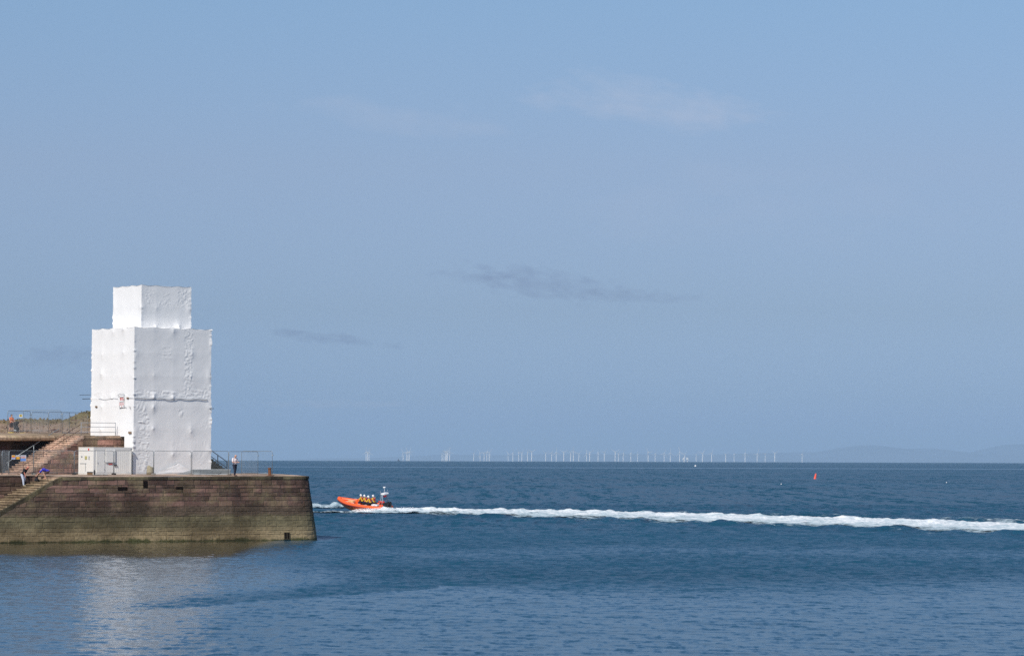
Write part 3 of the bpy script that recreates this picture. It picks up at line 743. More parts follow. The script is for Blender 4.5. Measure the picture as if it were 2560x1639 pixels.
# steps
mb = MB(); mn = MB()
for i in range(NST):
    u0 = ub + URUN*i/NST; z = 5.42 + (TZ-5.42)*(i+1)/NST; k = 4
    for j in range(k):
        a = V1 + SW*j/k - (0.03+jit(.03) if j == 0 else 0); b = V1 + SW*(j+1)/k; zz = z + jit(0.015); un = u0 - 0.03 + jit(0.015)
        poly = [uv(un, a+0.005), uv(u0 + URUN/NST + 0.05, a+0.005), uv(u0 + URUN/NST + 0.05, b-0.005), uv(un, b-0.005)]
        sh = U*0.045
        mb.prism([(poly[0].x+sh.x, poly[0].y+sh.y), (poly[1].x, poly[1].y), (poly[2].x, poly[2].y), (poly[3].x+sh.x, poly[3].y+sh.y)], zz-0.30, zz-0.062, (random.random()*0.6, random.random()*0.5, 0.5))
        mn.prism([(p.x, p.y) for p in poly], zz-0.06, zz, (0.4+0.6*random.random(), random.random()*0.5, 0.5))
tpart(mb, 'stair', M['step_stone']); tpart(mn, 'stair_treads', M['step_stone'])
mb = MB()                                               # landing slab at the stair foot
poly = [uv(ub-3.4, V1+0.9), uv(ub-0.05, V1+0.9), uv(ub-0.05, V2-0.1), uv(ub-3.4, V2-0.1)]
mb.prism([(p.x, p.y) for p in poly], 5.3, 5.62, (0.8, 0.2, 0)); tpart(mb, 'landing', M['step_stone'])
# terrace top
mb = MB(); poly = [uv(U1, V1+0.5), uv(6.5, V1+0.5), Vector((X_at(470, 276), 276, 0)), Vector((-36, 305, 0)), Vector((-90, 305, 0)), uv(-32, V2+0.5), uv(U1, V2+0.5)]
cx = Vector((-46, 275, 0))
def terr_z(X, Y):
    v = (Vector((X, Y, 0)) - C).dot(V); return TZ + 0.32*float(sm(np.array(v), V2, V2+9))
ring = [poly]
vs = []; K = 8; n = len(poly)
for k in range(K+1):
    for p in poly:
        q = p.lerp(cx, k/K*0.98); vs.append((q.x, q.y, terr_z(q.x, q.y)-0.02))
mb.add(vs, [(k*n+i, k*n+(i+1) % n, (k+1)*n+(i+1) % n, (k+1)*n+i) for k in range(K) for i in range(n)] + [tuple(K*n+i for i in range(n))], (0.4, 0.8, 0))
tpart(mb, 'terrace_floor', M['cope_pale'], recalc=True)

# rough grassy bank behind the terrace
def build_bank():
    top = [(-260, 1056), (-60, 1056), (0, 1052), (50, 1051), (75, 1048), (120, 1050), (170, 1050), (190, 1045), (215, 1034), (235, 1029), (262, 1026), (300, 1030), (360, 1060), (400, 1090), (470, 1120)]
    xs = np.linspace(-260, 470, 200); ys = np.interp(xs, [p[0] for p in top], [p[1] for p in top]); rows = 40; vs = []
    for j in range(rows+1):
        t_ = j/rows; Y = 279 + 40*t_
        for i, px in enumerate(xs):
            X = (px-1280)/F*300; ridge = CAMZ + (1138.6 - ys[i])*300/F
            prof = math.sin(min(1, t_/0.52)*math.pi/2) if t_ < 0.52 else 1 - (t_-0.52)*1.1
            base = 8.9 if px < 430 else 7.0
            q = Vector((X, Y, 0)); nz = 0.5*mnoise.fractal(q*0.28, 1.0, 2.0, 5) + 0.22*mnoise.fractal(q*1.3, 0.8, 2.0, 4)
            h = base + (ridge-base)*prof + nz*(0.25+0.75*min(1, 4*t_))*0.55
            vs.append((X, Y, h))
    n = len(xs); mb = MB(); mb.add(vs, [(j*n+i, j*n+i+1, (j+1)*n+i+1, (j+1)*n+i) for j in range(rows) for i in range(n-1)])
    mb.build('grassy_bank', M['grass'], label='rough grass and rock bank on the left skyline behind the upper fence', kind='structure')
    # tufts on the crest
    mb = MB(); r = random.Random(3)
    for k in range(1500):
        i = r.randrange(0, n-1); j = r.randrange(3, 24); x, y, z = vs[j*n+i]; x += r.uniform(-.3, .3); y += r.uniform(-.5, .5); hgt = r.uniform(0.06, 0.20); a = r.uniform(0, 6.28); w = r.uniform(.05, .16)
        dx, dy = math.cos(a)*w, math.sin(a)*w; lx, ly = r.uniform(-.12, .12), r.uniform(-.12, .12)
        mb.add([(x-dx, y-dy, z-.05), (x+dx, y+dy, z-.05), (x+lx+dx*.2, y+ly+dy*.2, z+hgt), (x+lx-dx*.3, y+ly-dy*.3, z+hgt*.9)], [(0, 1, 2, 3)])
    mb.build('grass', M['grass'], label='tufts of dry grass along the bank behind the upper fence', kind='stuff')
build_bank()

# ------------------------------------------------------------------ wrapped tower
def fbm(p, o=4): return mnoise.fractal(p, 0.9, 2.1, o)
def sheet(mb, org, du, dn, W, z0, z1, nodes_u, nodes_z, patches, res=0.08, seed=0, keep=None, zbot=None, topsag=0.10, edge0=None, edge1=None):
    """one wall of the sheeting: org + du*x + z, pushed out along dn.  Poles behind it at nodes; patches = (x0,x1,z0,z1,amp,sx,sz) wrinkled areas"""
    nx = max(2, int(W/res)); nz = max(2, int((z1-z0)/res)); vs = []; r = random.Random(seed)
    knobs = [(r.choice(nodes_u) + r.uniform(-.05, .05), r.choice(nodes_z) + r.uniform(-.3, .3), r.uniform(0.03, 0.11)) for _ in range(15)]
    kz = [z0 + (z1-z0)*r.random() for _ in range(12)]
    for j in range(nz+1):
        for i in range(nx+1):
            x = W*i/nx; z = z0 + (z1-z0)*j/nz
            dux = min(abs(x-a) for a in nodes_u); dz = min(abs(z-a) for a in nodes_z)
            off = -0.010*math.sin(min(1, dux/1.0)*math.pi/2) - 0.012*math.sin(min(1, dz/1.0)*math.pi/2)
            ed = min(x, W-x); off *= min(1, ed/0.25)
            off += 0.012*fbm(Vector((x*0.7, z*0.7, seed+3.3)), 3)*min(1, ed/0.2)
            for kx, kz_, ka in knobs:
                d2 = ((x-kx)/0.10)**2 + ((z-kz_)/0.13)**2
                d3 = ((x-kx)/0.35)**2 + ((z-kz_)/0.45)**2
                if d3 < 9: off += min(1, ed/0.35)*ka*(0.55*math.exp(-d2) + 0.45*math.exp(-d3))
            for (a, b, c_, d_, amp, sx, sz, ang) in patches:
                mx = min(1, max(0, (x-a)/0.12))*min(1, max(0, (b-x)/0.12))*min(1, max(0, (z-c_)/0.15))*min(1, max(0, (d_-z)/0.15))
                if mx > 0:
                    xr = x*math.cos(ang) - z*math.sin(ang); zr = x*math.sin(ang) + z*math.cos(ang)
                    q = Vector((xr*sx + 0.6*fbm(Vector((x*1.5, z*1.5, 1)), 2), zr*sz, seed*1.7 + a))
                    off += mx*amp*0.42*(abs(mnoise.noise(q*1.5))*2.2 - 0.5 + 0.7*mnoise.noise(q*3.3))
            # pole ends pressing out the vertical edges
            eoff = 0.0
            for q_ in kz[:7]:
                if abs(z-q_) < 0.3: eoff = max(eoff, 0.10*math.exp(-((z-q_)/0.08)**2) )
            along = 0.0
            if i == nx and edge1: along = edge1(z)
            if i == 0 and edge0: along = edge0(z)
            if edge1: off += edge1(z)*math.exp(-((W-x)/0.16)**2)
            if edge0: off += abs(edge0(z))*math.exp(-(x/0.16)**2)
            zz = z
            if j >= nz-2:
                sag = min(1, dux/0.9); zz = z - topsag*sag*(1 if j == nz else 0.6 if j == nz-1 else 0.2)
            if j == nz: off = min(off, 0.0) * 0.4
            vs.append(org + du*(x + along) + dn*off + Vector((0, 0, zz)))
    n = nx+1; fs = []
    for j in range(nz):
        for i in range(nx):
            x = W*(i+0.5)/nx; z = z0 + (z1-z0)*(j+0.5)/nz
            if keep and not keep(x, z): continue
            fs.append((j*n+i, j*n+i+1, (j+1)*n+i+1, (j+1)*n+i))
    mb.add(vs, fs, smooth=True)
def knobf(seed, z0, z1, cnt, amp):
    r = random.Random(seed); L = [(z0+(z1-z0)*r.random(), amp*(0.4+r.random()), 0.04+0.08*r.random()) for _ in range(cnt)]
    return lambda z: sum(a*math.exp(-((z-c_)/w)**2) for c_, a, w in L) + 0.015*mnoise.noise(Vector((z*2, seed, 0)))
tower = empty('wrapped_tower', uv(0, 0, 5.5), 0, 'square tower of scaffolding wrapped in white plastic sheeting, standing on the pier', 'tower')
def twpart(mb, name, mat, root=tower, **k): return lpart(mb, name, mat, root, **k)
LU, LV = 8.0, 7.22; Z0, ZM, Z1, Z2 = 5.5, 12.16, 18.43, 22.2
nu = [0.0, 2.0, 4.0, 5.9, 8.0]; nvv = [0.0, 1.8, 3.6, 5.4, 7.22]
kC = knobf(1, Z0, Z1, 14, 0.075); kR = knobf(2, Z0, Z1, 18, 0.05); kL = knobf(3, Z0, Z1, 16, 0.05)
def faces(mb, z0, z1, ox, oy, lu, lv, nu, nv, pR, pL, seed, ec, er, el, sag, keepL=None, grow=0.0, top=True):
    o = uv(ox, oy)
    sheet(mb, o, U, -V, lu, z0, z1, nu, list(np.arange(z0, z1+0.1, 2.0)), pR, 0.07, seed, None, None, sag, (lambda z: -ec(z)), er)
    sheet(mb, o + V*lv, -V, -U, lv, z0, z1, [lv-a for a in nv], list(np.arange(z0, z1+0.1, 2.0)), pL, 0.08, seed+1, keepL, None, sag, (lambda z: -el(z)), ec)
    sheet(mb, o + U*lu, V, U, lv, z0, z1, nv, list(np.arange(z0, z1+0.1, 2.0)), [], 0.25, seed+2, None, None, sag, (lambda z: -er(z)))
    sheet(mb, o + U*lu + V*lv, -U, V, lu, z0, z1, nu, list(np.arange(z0, z1+0.1, 2.0)), [], 0.25, seed+3, None, None, sag)
    if top:
        n = 40; vs = []
        for j in range(n+1):
            for i in range(n+1):
                q = o + U*lu*i/n + V*lv*j/n; e = min(i, j, n-i, n-j)/n
                sg_ = sag*min(1, (min(abs(lu*i/n-a) for a in nu) if j in (0, n) else min(abs(lv*j/n-a) for a in nv))/0.9)
                q.z = z1 - (sg_ - 0.012 if e == 0 else 0.05 + 0.05*mnoise.noise(q*1.3)); vs.append(q)
        mb.add(vs, [(j*(n+1)+i, j*(n+1)+i+1, (j+1)*(n+1)+i+1, (j+1)*(n+1)+i) for j in range(n) for i in range(n)], smooth=True)
PI2 = math.pi/2
# lower lift (below the lacing line)
mb = MB()
faces(mb, Z0, ZM+0.04, -0.03, -0.03, LU+0.06, LV+0.06, nu, nvv,
      [(0.45, 1.65, 5.7, 10.9, 0.085, 1.6, 3.4, 0.1), (0.2, 1.3, 10.9, 12.1, 0.07, 2.5, 1.2, 0.5), (6.9, 7.7, 9.4, 10.6, 0.03, 6, 1.5, 0.7), (6.3, 7.6, 7.0, 8.6, 0.022, 4, 0.8, 0.0), (6.7, 7.7, 5.7, 7.4, 0.03, 3, 3, 0.7), (0.8, 3.0, 11.4, 12.1, 0.03, 7, 0.8, 0.0), (3.5, 5.0, 7.2, 8.6, 0.02, 4, 0.8, 0), (4.6, 5.2, 10.4, 11.3, 0.07, 3, 1, 0.2)],
      [(0.5, 6.5, 11.4, 12.2, 0.025, 2.5, 2, 0), (3.5, 6.9, 9.0, 11.0, 0.010, 1.5, 1, 0)], 10, kC, kR, kL, 0.0,
      keepL=lambda x, z: (z > TZ-0.03) or (LV - x < V1C + 0.12), top=False)
twpart(mb, 'lower_sheeting', M['sheet'])
mb = MB()
faces(mb, ZM, Z1, 0, 0, LU, LV, nu, nvv,
      [(5.15, 6.15, 12.9, 18.3, 0.075, 2.4, 3.6, 0.25), (0.1, 7.9, 12.2, 12.95, 0.085, 1.5, 2.6, 0.0), (2.9, 3.9, 15.6, 16.9, 0.035, 0.8, 7.0, -0.12), (6.1, 7.9, 12.3, 13.3, 0.05, 2, 2, 0.3)],
      [(0.3, 6.8, 12.2, 12.9, 0.045, 1.5, 1.8, 0), (3.8, 7.0, 13.4, 17.0, 0.008, 1, 1, 0)], 20, kC, kR, kL, 0.12)
twpart(mb, 'middle_sheeting', M['sheet'])
UO, VO, UL, VL = 1.3, 1.0, 5.18, 4.8
mb = MB(); k1 = knobf(11, Z1, Z2, 6, 0.025); k2 = knobf(12, Z1, Z2, 7, 0.03); k3 = knobf(13, Z1, Z2, 6, 0.04)
faces(mb, Z1-0.12, Z2, UO, VO, UL, VL, [0, 1.5, 3.8, 5.18], [0, 1.6, 3.2, 4.8],
      [(0.3, 1.4, 20.4, 21.9, 0.05, 2.6, 3.4, 0.4), (3.7, 5.3, 20.3, 22.0, 0.055, 2.6, 3.2, -0.6), (2.1, 3.0, 20.8, 21.7, 0.035, 1.5, 5, -0.5), (1.4, 3.7, 20.3, 20.9, 0.04, 3, 3, 0), (0.5, 4.9, 18.3, 18.9, 0.05, 2.2, 2.2, 0.5)], [(0.5, 4.3, 18.4, 20, 0.010, 1, 1, 0)], 30, k1, k2, k3, 0.10)
twpart(mb, 'upper_sheeting', M['sheet'])
# lacing rope at the joint, and the loose hem above it
mb = MB(); pts = [uv(u, -0.07 - 0.02*abs(math.sin(u*2)), ZM-0.02 + 0.035*math.sin(u*3.1) - (0.05 if 3.2 < u < 4.3 else 0)) for u in np.linspace(0.0, LU-0.4, 50)]
mb.tube(pts, 0.026, 6)
pts = [uv(-0.06, v, ZM-0.02 + 0.05*math.sin(v*1.3)) for v in np.linspace(0.0, 0.9, 8)]; mb.tube(pts, 0.015, 5)
pts = [uv(-0.06, v, ZM-0.02 + 0.06*math.sin(v*2.3)) for v in np.linspace(2.6, 5.9, 22)]; mb.tube(pts, 0.012, 5)
twpart(mb, 'lacing_rope', M['ink_grey'])
# projecting scaffold tubes
mb = MB()
def pole(a, b, r=0.028): m_ = MB(); m_.tube([a, b], r, 8); twpart(m_, 'scaffold_pole', M['dark_metal'])
pole(uv(-0.2, LV-0.2, 12.55), uv(-0.2, LV+1.7, 12.55), 0.02); pole(uv(-0.2, LV-0.2, 12.2), uv(-0.2, LV+1.2, 12.2))
q = at(526, 1021, 259); pole(Vector((q.x-0.3, 259, q.z)), Vector((q.x+0.33, 258.7, q.z)))
for (px, py, Y) in ((232.5, 1016, 258.6), (316, 994.5, 254.6)):                # holes where poles pass through
    q = at(px, py, Y); d = (q - C).dot(V); mb = MB()
    mb.box((-0.05, -0.16, -0.07), (0.03, 0.16, 0.07), Matrix.Translation(uv(-0.07, d, q.z)) @ Matrix.Rotation(TH, 4, 'Z'), bev=0.02); twpart(mb, 'pole_hole', M['board'])
q = at(324, 1081, 254.3); d = (q-C).dot(V); mb = MB(); mb.box((-0.05, -0.22, -0.09), (0.02, 0.22, 0.09), Matrix.Translation(uv(-0.08, d, q.z)) @ Matrix.Rotation(TH, 4, 'Z'), bev=0.01); twpart(mb, 'board_end', M['board'])
# site notice on the left face
q = at(300.5, 1006, 255.3); d = (q-C).dot(V); Ms = Matrix.Translation(uv(-0.09, d, q.z)) @ Matrix.Rotation(TH, 4, 'Z') @ Matrix.Rotation(R(-2), 4, 'X')
mb = MB(); mb.box((-0.015, -0.46, -0.46), (0.01, 0.46, 0.52), Ms); sg = twpart(mb, 'notice_board', M['white'])
def sub(mb, name, mat, par):
    o = mb.build(name, mat); o.parent = par; o.matrix_parent_inverse = (par.matrix_parent_inverse @ Matrix()).copy() if False else Matrix(); 
    o.matrix_parent_inverse = (tower.matrix_basis @ par.matrix_parent_inverse @ par.matrix_basis).inverted(); return o
mb = MB()
mb.box((-0.022, -0.30, 0.20), (-0.016, -0.12, 0.47), Ms); mb.box((-0.022, -0.02, 0.22), (-0.016, 0.26, 0.46), Ms)
for z in (-0.02, -0.12, -0.20): mb.box((-0.022, -0.38, z-0.018), (-0.016, 0.40, z+0.02), Ms)
mb.box((-0.022, -0.05, -0.40), (-0.016, 0.03, -0.26), Ms)
sub(mb, 'red_lettering', simple('faded_red_ink', (0.55, 0.16, 0.14), 0.6), sg)
mb = MB()
mb.box((-0.022, -0.40, 0.06), (-0.016, 0.36, 0.10), Ms); mb.box((-0.022, -0.38, 0.44), (-0.016, 0.34, 0.50), Ms)
mb.box((-0.022, -0.44, 0.12), (-0.016, -0.36, 0.36), Ms); mb.box((-0.022, -0.42, -0.36), (-0.016, -0.32, -0.28), Ms); mb.box((-0.022, 0.30, -0.36), (-0.016, 0.40, -0.28), Ms); mb.box((-0.022, -0.30, -0.46), (-0.016, 0.34, -0.42), Ms)
sub(mb, 'dark_lettering', M['ink'], sg)
mb = MB()
for a, b in (((-0.09, -0.40, 0.78), (-0.09, 0.35, 0.80)), ((-0.09, 0.40, 0.80), (-0.09, 0.52, 0.66)), ((-0.09, -0.42, 0.80), (-0.09, -0.42, 0.52)), ((-0.09, 0.36, 0.62), (-0.09, 0.74, 0.68)), ((-0.09, -0.42, -0.42), (-0.09, -0.80, -0.42)), ((-0.09, -1.15, -0.40), (-0.09, -1.45, -0.40)), ((-0.09, -1.45, -0.40), (-0.09, -1.46, -0.68))):
    mb = MB(); mb.tube([Ms @ Vector((a[0]+0.06, a[1], a[2])), Ms @ Vector((b[0]+0.06, b[1], b[2]))], 0.018, 5); twpart(mb, 'loose_cord', M['ink_grey'])
# folded flap at the foot of the right face
mb = MB(); f0 = uv(2.0, -0.32, 5.52); f1 = uv(4.55, -0.16, 6.5); f2 = uv(6.2, -0.30, 5.55); f3 = uv(4.6, -0.42, 5.50)
vs = []; n = 10
for i in range(n+1):
    for j in range(n+1):
        a = i/n; b = j/n; lo = f0.lerp(f2, a); mid = f1; q = lo.lerp(mid, b); q = q + V*(-0.05*mnoise.noise(Vector((a*4, b*4, 2)))); q.z += 0.0
        vs.append(q)
mb.add(vs, [(i*(n+1)+j, (i+1)*(n+1)+j, (i+1)*(n+1)+j+1, i*(n+1)+j+1) for i in range(n) for j in range(n)], smooth=True)
twpart(mb, 'sheeting_flap', M['sheet'])
mb = MB(); mb.box((0.3, -0.45, 5.47), (1.9, -0.12, 5.53), Matrix.Translation(C) @ Matrix.Rotation(TH, 4, 'Z')); twpart(mb, 'kick_board', M['rust'])

# ------------------------------------------------------------------ site container
cont = empty('site_container', uv(-4.23, -0.35, 5.49), TH, 'cream steel site container with a shuttered window, standing left of the tower foot', 'container')
def cp(mb, name, mat, par=cont): return mb.build(name, mat, par)
CL, CW, CH = 3.82, 2.54, 2.36
mb = MB(); mb.box((0.03, 0.03, 0.08), (CL-0.03, CW-0.03, CH-0.06), bev=0.01)
for k in range(1, 8):
    x = 2.05 + k*0.21
    mb.box((x, 0.015, 0.22), (x+0.012, 0.03, CH-0.22))
body = cp(mb, 'body', M['cream'])
mb = MB(); mb.box((-0.02, -0.02, CH-0.10), (CL+0.02, CW+0.02, CH), bev=0.02); cp(mb, 'roof', M['cream'])
mb = MB()
for x in (0, CL-0.12):
    for y in (0, CW-0.12): mb.box((x, y, 0), (x+0.12, y+0.12, CH-0.10))
mb.box((0.12, 0, 0.0), (CL-0.12, 0.08, 0.14)); mb.box((0, 0.12, 0.0), (0.08, CW-0.12, 0.14)); mb.box((0.12, -0.0, CH-0.24), (CL-0.12, 0.05, CH-0.10)); mb.box((0.0, 0.12, CH-0.30), (0.05, CW-0.12, CH-0.10))
cp(mb, 'frame', M['cream'])
mb = MB(); mb.box((0.30, -0.012, 0.16), (1.12, 0.03, CH-0.26), bev=0.006); d1 = cp(mb, 'door', M['cream'])
for z in (0.4, 1.1, 1.8): mb = MB(); mb.box((1.05, -0.035, z), (1.10, -0.012, z+0.1)); cp(mb, 'hinge', M['grey_light'], d1)
mb = MB(); mb.tube([(0.40, -0.05, 0.95), (0.40, -0.05, 1.12)], 0.015, 6); cp(mb, 'handle', M['ink_grey'], d1)
mb = MB(); mb.box((1.22, -0.05, 1.06), (2.15, 0.02, CH-0.22), bev=0.01); w = cp(mb, 'window_shutter', M['cream'])
mb = MB(); mb.box((1.20, -0.07, 1.03), (2.17, -0.02, 1.07)); mb.box((2.15, -0.07, 1.06), (2.18, -0.02, CH-0.22)); cp(mb, 'shutter_edge', M['ink_grey'], w)
mb = MB(); mb.box((1.52, -0.008, 0.86), (1.90, 0.028, 0.98)); cp(mb, 'red_label', M['sign_red'])
mb = MB(); mb.box((2.02, -0.07, 0.76), (2.34, 0.02, 0.88), bev=0.01); cp(mb, 'lock_box', M['ink'])
mb = MB(); mb.ball((CL-0.05, -0.03, CH-0.14), 0.09, 2); cp(mb, 'lamp', M['ink_grey'])
for y, z, a, b in ((1.9, 1.50, 0.20, 0.10), (0.70, 1.50, 0.12, 0.09), (0.70, 1.30, 0.12, 0.14)): mb = MB(); mb.box((-0.012, y, z), (0.032, y+a, z+b)); cp(mb, 'sticker', M['ink_grey'])
mb = MB(); mb.box((-0.012, 1.12, 1.32), (0.032, 1.46, 1.60)); mb2 = cp(mb, 'warning_sticker', simple('olive_sticker', (0.45, 0.42, 0.15), 0.5))
mb = MB(); mb.box((-0.012, 0.72, 2.10), (0.032, 0.92, 2.26)); cp(mb, 'red_mark', M['sign_red'])
mb = MB(); mb.box((-0.010, 1.2, 0.95), (0.03, 2.3, 0.97)); mb.box((-0.010, 1.34, 0.3), (0.03, 1.36, 0.93)); cp(mb, 'panel_joint', M['ink_grey'])

# ------------------------------------------------------------------ mesh fencing
FW, FH = 3.45, 2.0
def make_panel():
    root = empty('mesh_fence', (0, 0, 0))
    r = 0.021; rc = 0.16
    pts = [(0, 0, 0.0), (0, 0, FH-rc)] + [(rc - rc*math.cos(a), 0, FH-rc + rc*math.sin(a)) for a in (R(30), R(60), R(90))] + \
          [(FW-rc, 0, FH)] + [(FW-rc + rc*math.sin(a), 0, FH-rc + rc*math.cos(a)) for a in (R(30), R(60), R(90))] + [(FW, 0, 0.0)]
    mb = MB(); mb.tube(pts, r, 8); mb.tube([(0, 0, 0.12), (FW, 0, 0.12)], r*0.9, 8)
    mb.build('frame', M['galv'], root)
    mb = MB()
    for i in range(1, 58): x = FW*i/58; mb.tube([(x, 0.0, 0.12), (x, 0.0, FH-0.01)], 0.0022, 3, smooth=False, cap=False)
    for i in range(1, 16): z = 0.12 + (FH-0.12)*i/16; mb.tube([(0, 0.004, z), (FW, 0.004, z)], 0.0022, 3, smooth=False, cap=False)
    mb.build('mesh_infill', M['wire'], root)
    mb = MB(); mb.box((FW-0.05, -0.04, 1.62), (FW+0.09, 0.04, 1.68), bev=0.006); mb.build('coupler', M['grey_light'], root)
    return root
proto = make_panel(); used = [False]
def panel(pxa, Ya, pxb, zf, label, sign=1, grp='galvanised mesh fence panels on the pier'):
    Xa = X_at(pxa, Ya); best = None
    for i in range(0, 900):
        dy = i*0.004*sign; Yb = Ya + dy; Xb = X_at(pxb, Yb); e = abs(math.hypot(Xb-Xa, dy) - FW)
        if best is None or e < best[0]: best = (e, Xb, Yb)
    e, Xb, Yb = best; L = math.hypot(Xb-Xa, Yb-Ya)
    o = proto if not used[0] else copy_tree(proto); used[0] = True
    o.location = (Xa, Ya, zf(Xa, Ya)); o.rotation_euler = (0, 0, math.atan2(Yb-Ya, Xb-Xa)); o.scale = (L/FW, 1, 1)
    tag(o, label, 'fence panel', grp); return Xb, Yb
fz = lambda X, Y: deck_z(X, Y) + 0.05
G1 = 'galvanised mesh fence panels along the pier edge'; G2 = 'galvanised mesh fence panels on the upper terrace'
panel(-78, 244.0, 4, fz, 'leftmost lower fence panel, cut by the left edge of the photo', 1, G1)
panel(6, 244.8, 22, fz, 'lower fence panel turned almost edge on, just right of the leftmost one', 1, G1)
panel(23, 244.6, 83, fz, 'lower fence panel carrying the three bright safety notices', 1, G1)
panel(84.5, 246.9, 185, fz, 'lower fence panel in front of the upper stone steps', 1, G1)
panel(186.5, 247.6, 284, fz, 'lower fence panel in front of the cream container', 1, G1)
panel(285.5, 248.0, 384, fz, 'lower fence panel across the container end and the wrinkled tower corner', 1, G1)
panel(385, 248.6, 478, fz, 'lower fence panel right of the sandstone bollard, across the tower foot', 1, G1)
panel(480, 249.4, 572, fz, 'lower fence panel above the grey steel ramp', 1, G1)
panel(571, 249.0, 645, fz, 'lower fence panel directly behind the man in the pinkish white shirt', 1, G1)
panel(604, 251.2, 681, fz, 'rightmost lower fence panel, ending beside the rusty bollard', -1, G1)
def tz(z): return lambda X, Y: z
panel(18, 266, 75, tz(9.22), 'leftmost upper fence panel, in front of the man in orange', 1, G2)
panel(57, 268.6, 152, tz(9.30), 'upper fence panel whose top rail stands highest against the sky', 1, G2)
panel(78, 265.0, 120, tz(9.10), 'narrow turned upper fence panel in front of the grassy bank', 1, G2)
panel(120, 266, 173, tz(9.12), 'upper fence panel left of centre, turned away from the quay', 1, G2)
panel(155, 264, 219, tz(9.06), 'rightmost upper fence panel, next to the tower sheeting', 1, G2)
# feet
foot = None
def fence_foot(px, Y, zf, mat, label, rz=0.0, grp='blocks holding up the mesh fence'):
    X = X_at(px, Y); o = empty('ballast_block', (X, Y, zf(X, Y)-0.05), PANG + rz, label, 'fence block', grp)
    mb = MB(); mb.box((-0.12, -0.34, 0.0), (0.12, 0.34, 0.13), bev=0.03); mb.build('block', mat, o)
    mb = MB(); 
    for y in (-0.15, 0.0, 0.15): mb.tube([(0, y, 0.128), (0, y, 0.136)], 0.03, 8)
    mb.build('socket', M['black'], o)
for px, Y, mt, lb in ((84, 246.8, 'concrete', 'grey fence foot behind the legs of the man in black'), (186, 247.6, 'black_rubber', 'black rubber fence foot left of the container'),
                      (285, 248.0, 'black_rubber', 'black rubber fence foot in front of the container window'), (384, 248.6, 'concrete', 'fence foot just right of the sandstone bollard'),
                      (478, 249.4, 'concrete', 'pale fence foot at the left end of the grey ramp'), (573, 249.6, 'concrete', 'pale fence foot left of the shoes of the man in white'),
                      (683, 250.8, 'concrete', 'fence foot right of the rusty bollard at the open end')):
    fence_foot(px, Y, fz, M[mt], lb)
fence_foot(27, 264.8, tz(9.15), M['plastic_yellow'], 'yellow fence foot below the man in orange', 0.4)
fence_foot(57, 265.6, tz(9.12), M['plastic_yellow'], 'yellow fence foot at the second post of the upper fence', 0.4)

# fence signs
def sign(px0, py0, px1, py1, Y, parts, label, rz, grp='safety notices on the mesh fence'):
    a = at(px0, py1, Y); b = at(px1, py0, Y); w = (b.x-a.x)/math.cos(rz); h = b.z - a.z
    o = empty('safety_sign', a, rz, label, 'sign', grp)
    mb = MB(); mb.box((0, 0, 0), (w, 0.006, h)); mb.build('panel', M['sign_white'], o)
    for nm, mt, x0, z0, x1, z1 in parts:
        mb = MB(); mb.box((x0*w, -0.004, z0*h), (x1*w, -0.0005, z1*h)); mb.build(nm, M[mt], o)
sg_rz = math.atan2(2.6, 2.1)
def lines(mt, x0, z0, x1, z1, n, nm='text_line'):
    return [(nm, mt, x0, z0 + (z1-z0)*(i+0.25)/n, x1 - 0.06*(i % 2), z0 + (z1-z0)*(i+0.7)/n) for i in range(n)]
sign(29, 1137, 37.5, 1147.5, 244.7, [('orange_field', 'sign_orange', 0.05, 0.60, 0.95, 0.97), ('red_band', 'sign_red', 0.05, 0.40, 0.95, 0.55)] + lines('sign_blue', 0.1, 0.05, 0.9, 0.36, 3), 'small fence notice with orange top and blue text, leftmost of three', 0.55)
sign(39.5, 1137, 48.5, 1147.5, 245.0, [('orange_field', 'sign_orange', 0.04, 0.03, 0.96, 0.62)] + lines('ink_grey', 0.1, 0.68, 0.9, 0.95, 2), 'orange and white fence notice, middle of three', 0.55)
sign(51, 1137, 64, 1152, 245.3, [('blue_field', 'sign_blue', 0.04, 0.03, 0.96, 0.48), ('orange_field', 'sign_orange', 0.1, 0.50, 0.9, 0.58)] + lines('sign_red', 0.08, 0.60, 0.92, 0.78, 2) + lines('ink_grey', 0.08, 0.80, 0.92, 0.96, 2), 'largest fence notice, white above with a blue lower half', 0.55)
sign(47.5, 1035, 55.8, 1042.5, 266.2, [('yellow_field', 'plastic_yellow', 0.1, 0.2, 0.9, 0.9), ('pictogram', 'sign_orange', 0.35, 0.35, 0.65, 0.75)], 'pale yellow notice high on the upper fence beside the man in orange', 0.45)

# ------------------------------------------------------------------ handrails
def rail(name, label, segs, r, mat, cat='handrail', posts=(), pr=None):
    root = empty(name, Vector(segs[0][0]), 0, label, cat)
    for s_ in segs:
        mb = MB(); mb.tube(s_, r, 8); lpart(mb, 'rail', mat, root)
    for p in posts:
        mb = MB(); mb.tube(p, pr or r*1.2, 8); lpart(mb, 'post', mat, root)
def st(u, v, dz): return uv(u, v, float(zst(u)) + dz)
rail('handrail', 'grey pipe handrail against the dark wall beside the upper steps', [[st(ub+0.3, V2-0.25, 0.85), st(U1-0.4, V2-0.25, 0.85)]], 0.03, M['galv'],
     posts=[[st(u, V2-0.25, 0.0), st(u, V2-0.25, 0.85)] for u in (ub+0.5, ub+3.0)])
rail('handrail', 'thin brown twin handrail down the middle of the upper steps', [[st(ub+0.6, V1+1.1, 0.95), st(U1+0.3, V1+1.1, 0.95)], [st(ub+0.6, V1+1.1, 0.50), st(U1+0.3, V1+1.1, 0.50)]], 0.024, M['brown_paint'],
     posts=[[st(u, V1+1.1, 0.0), st(u, V1+1.1, 0.97)] for u in (ub+0.6, ub+2.6, ub+4.6)])
za = TZ
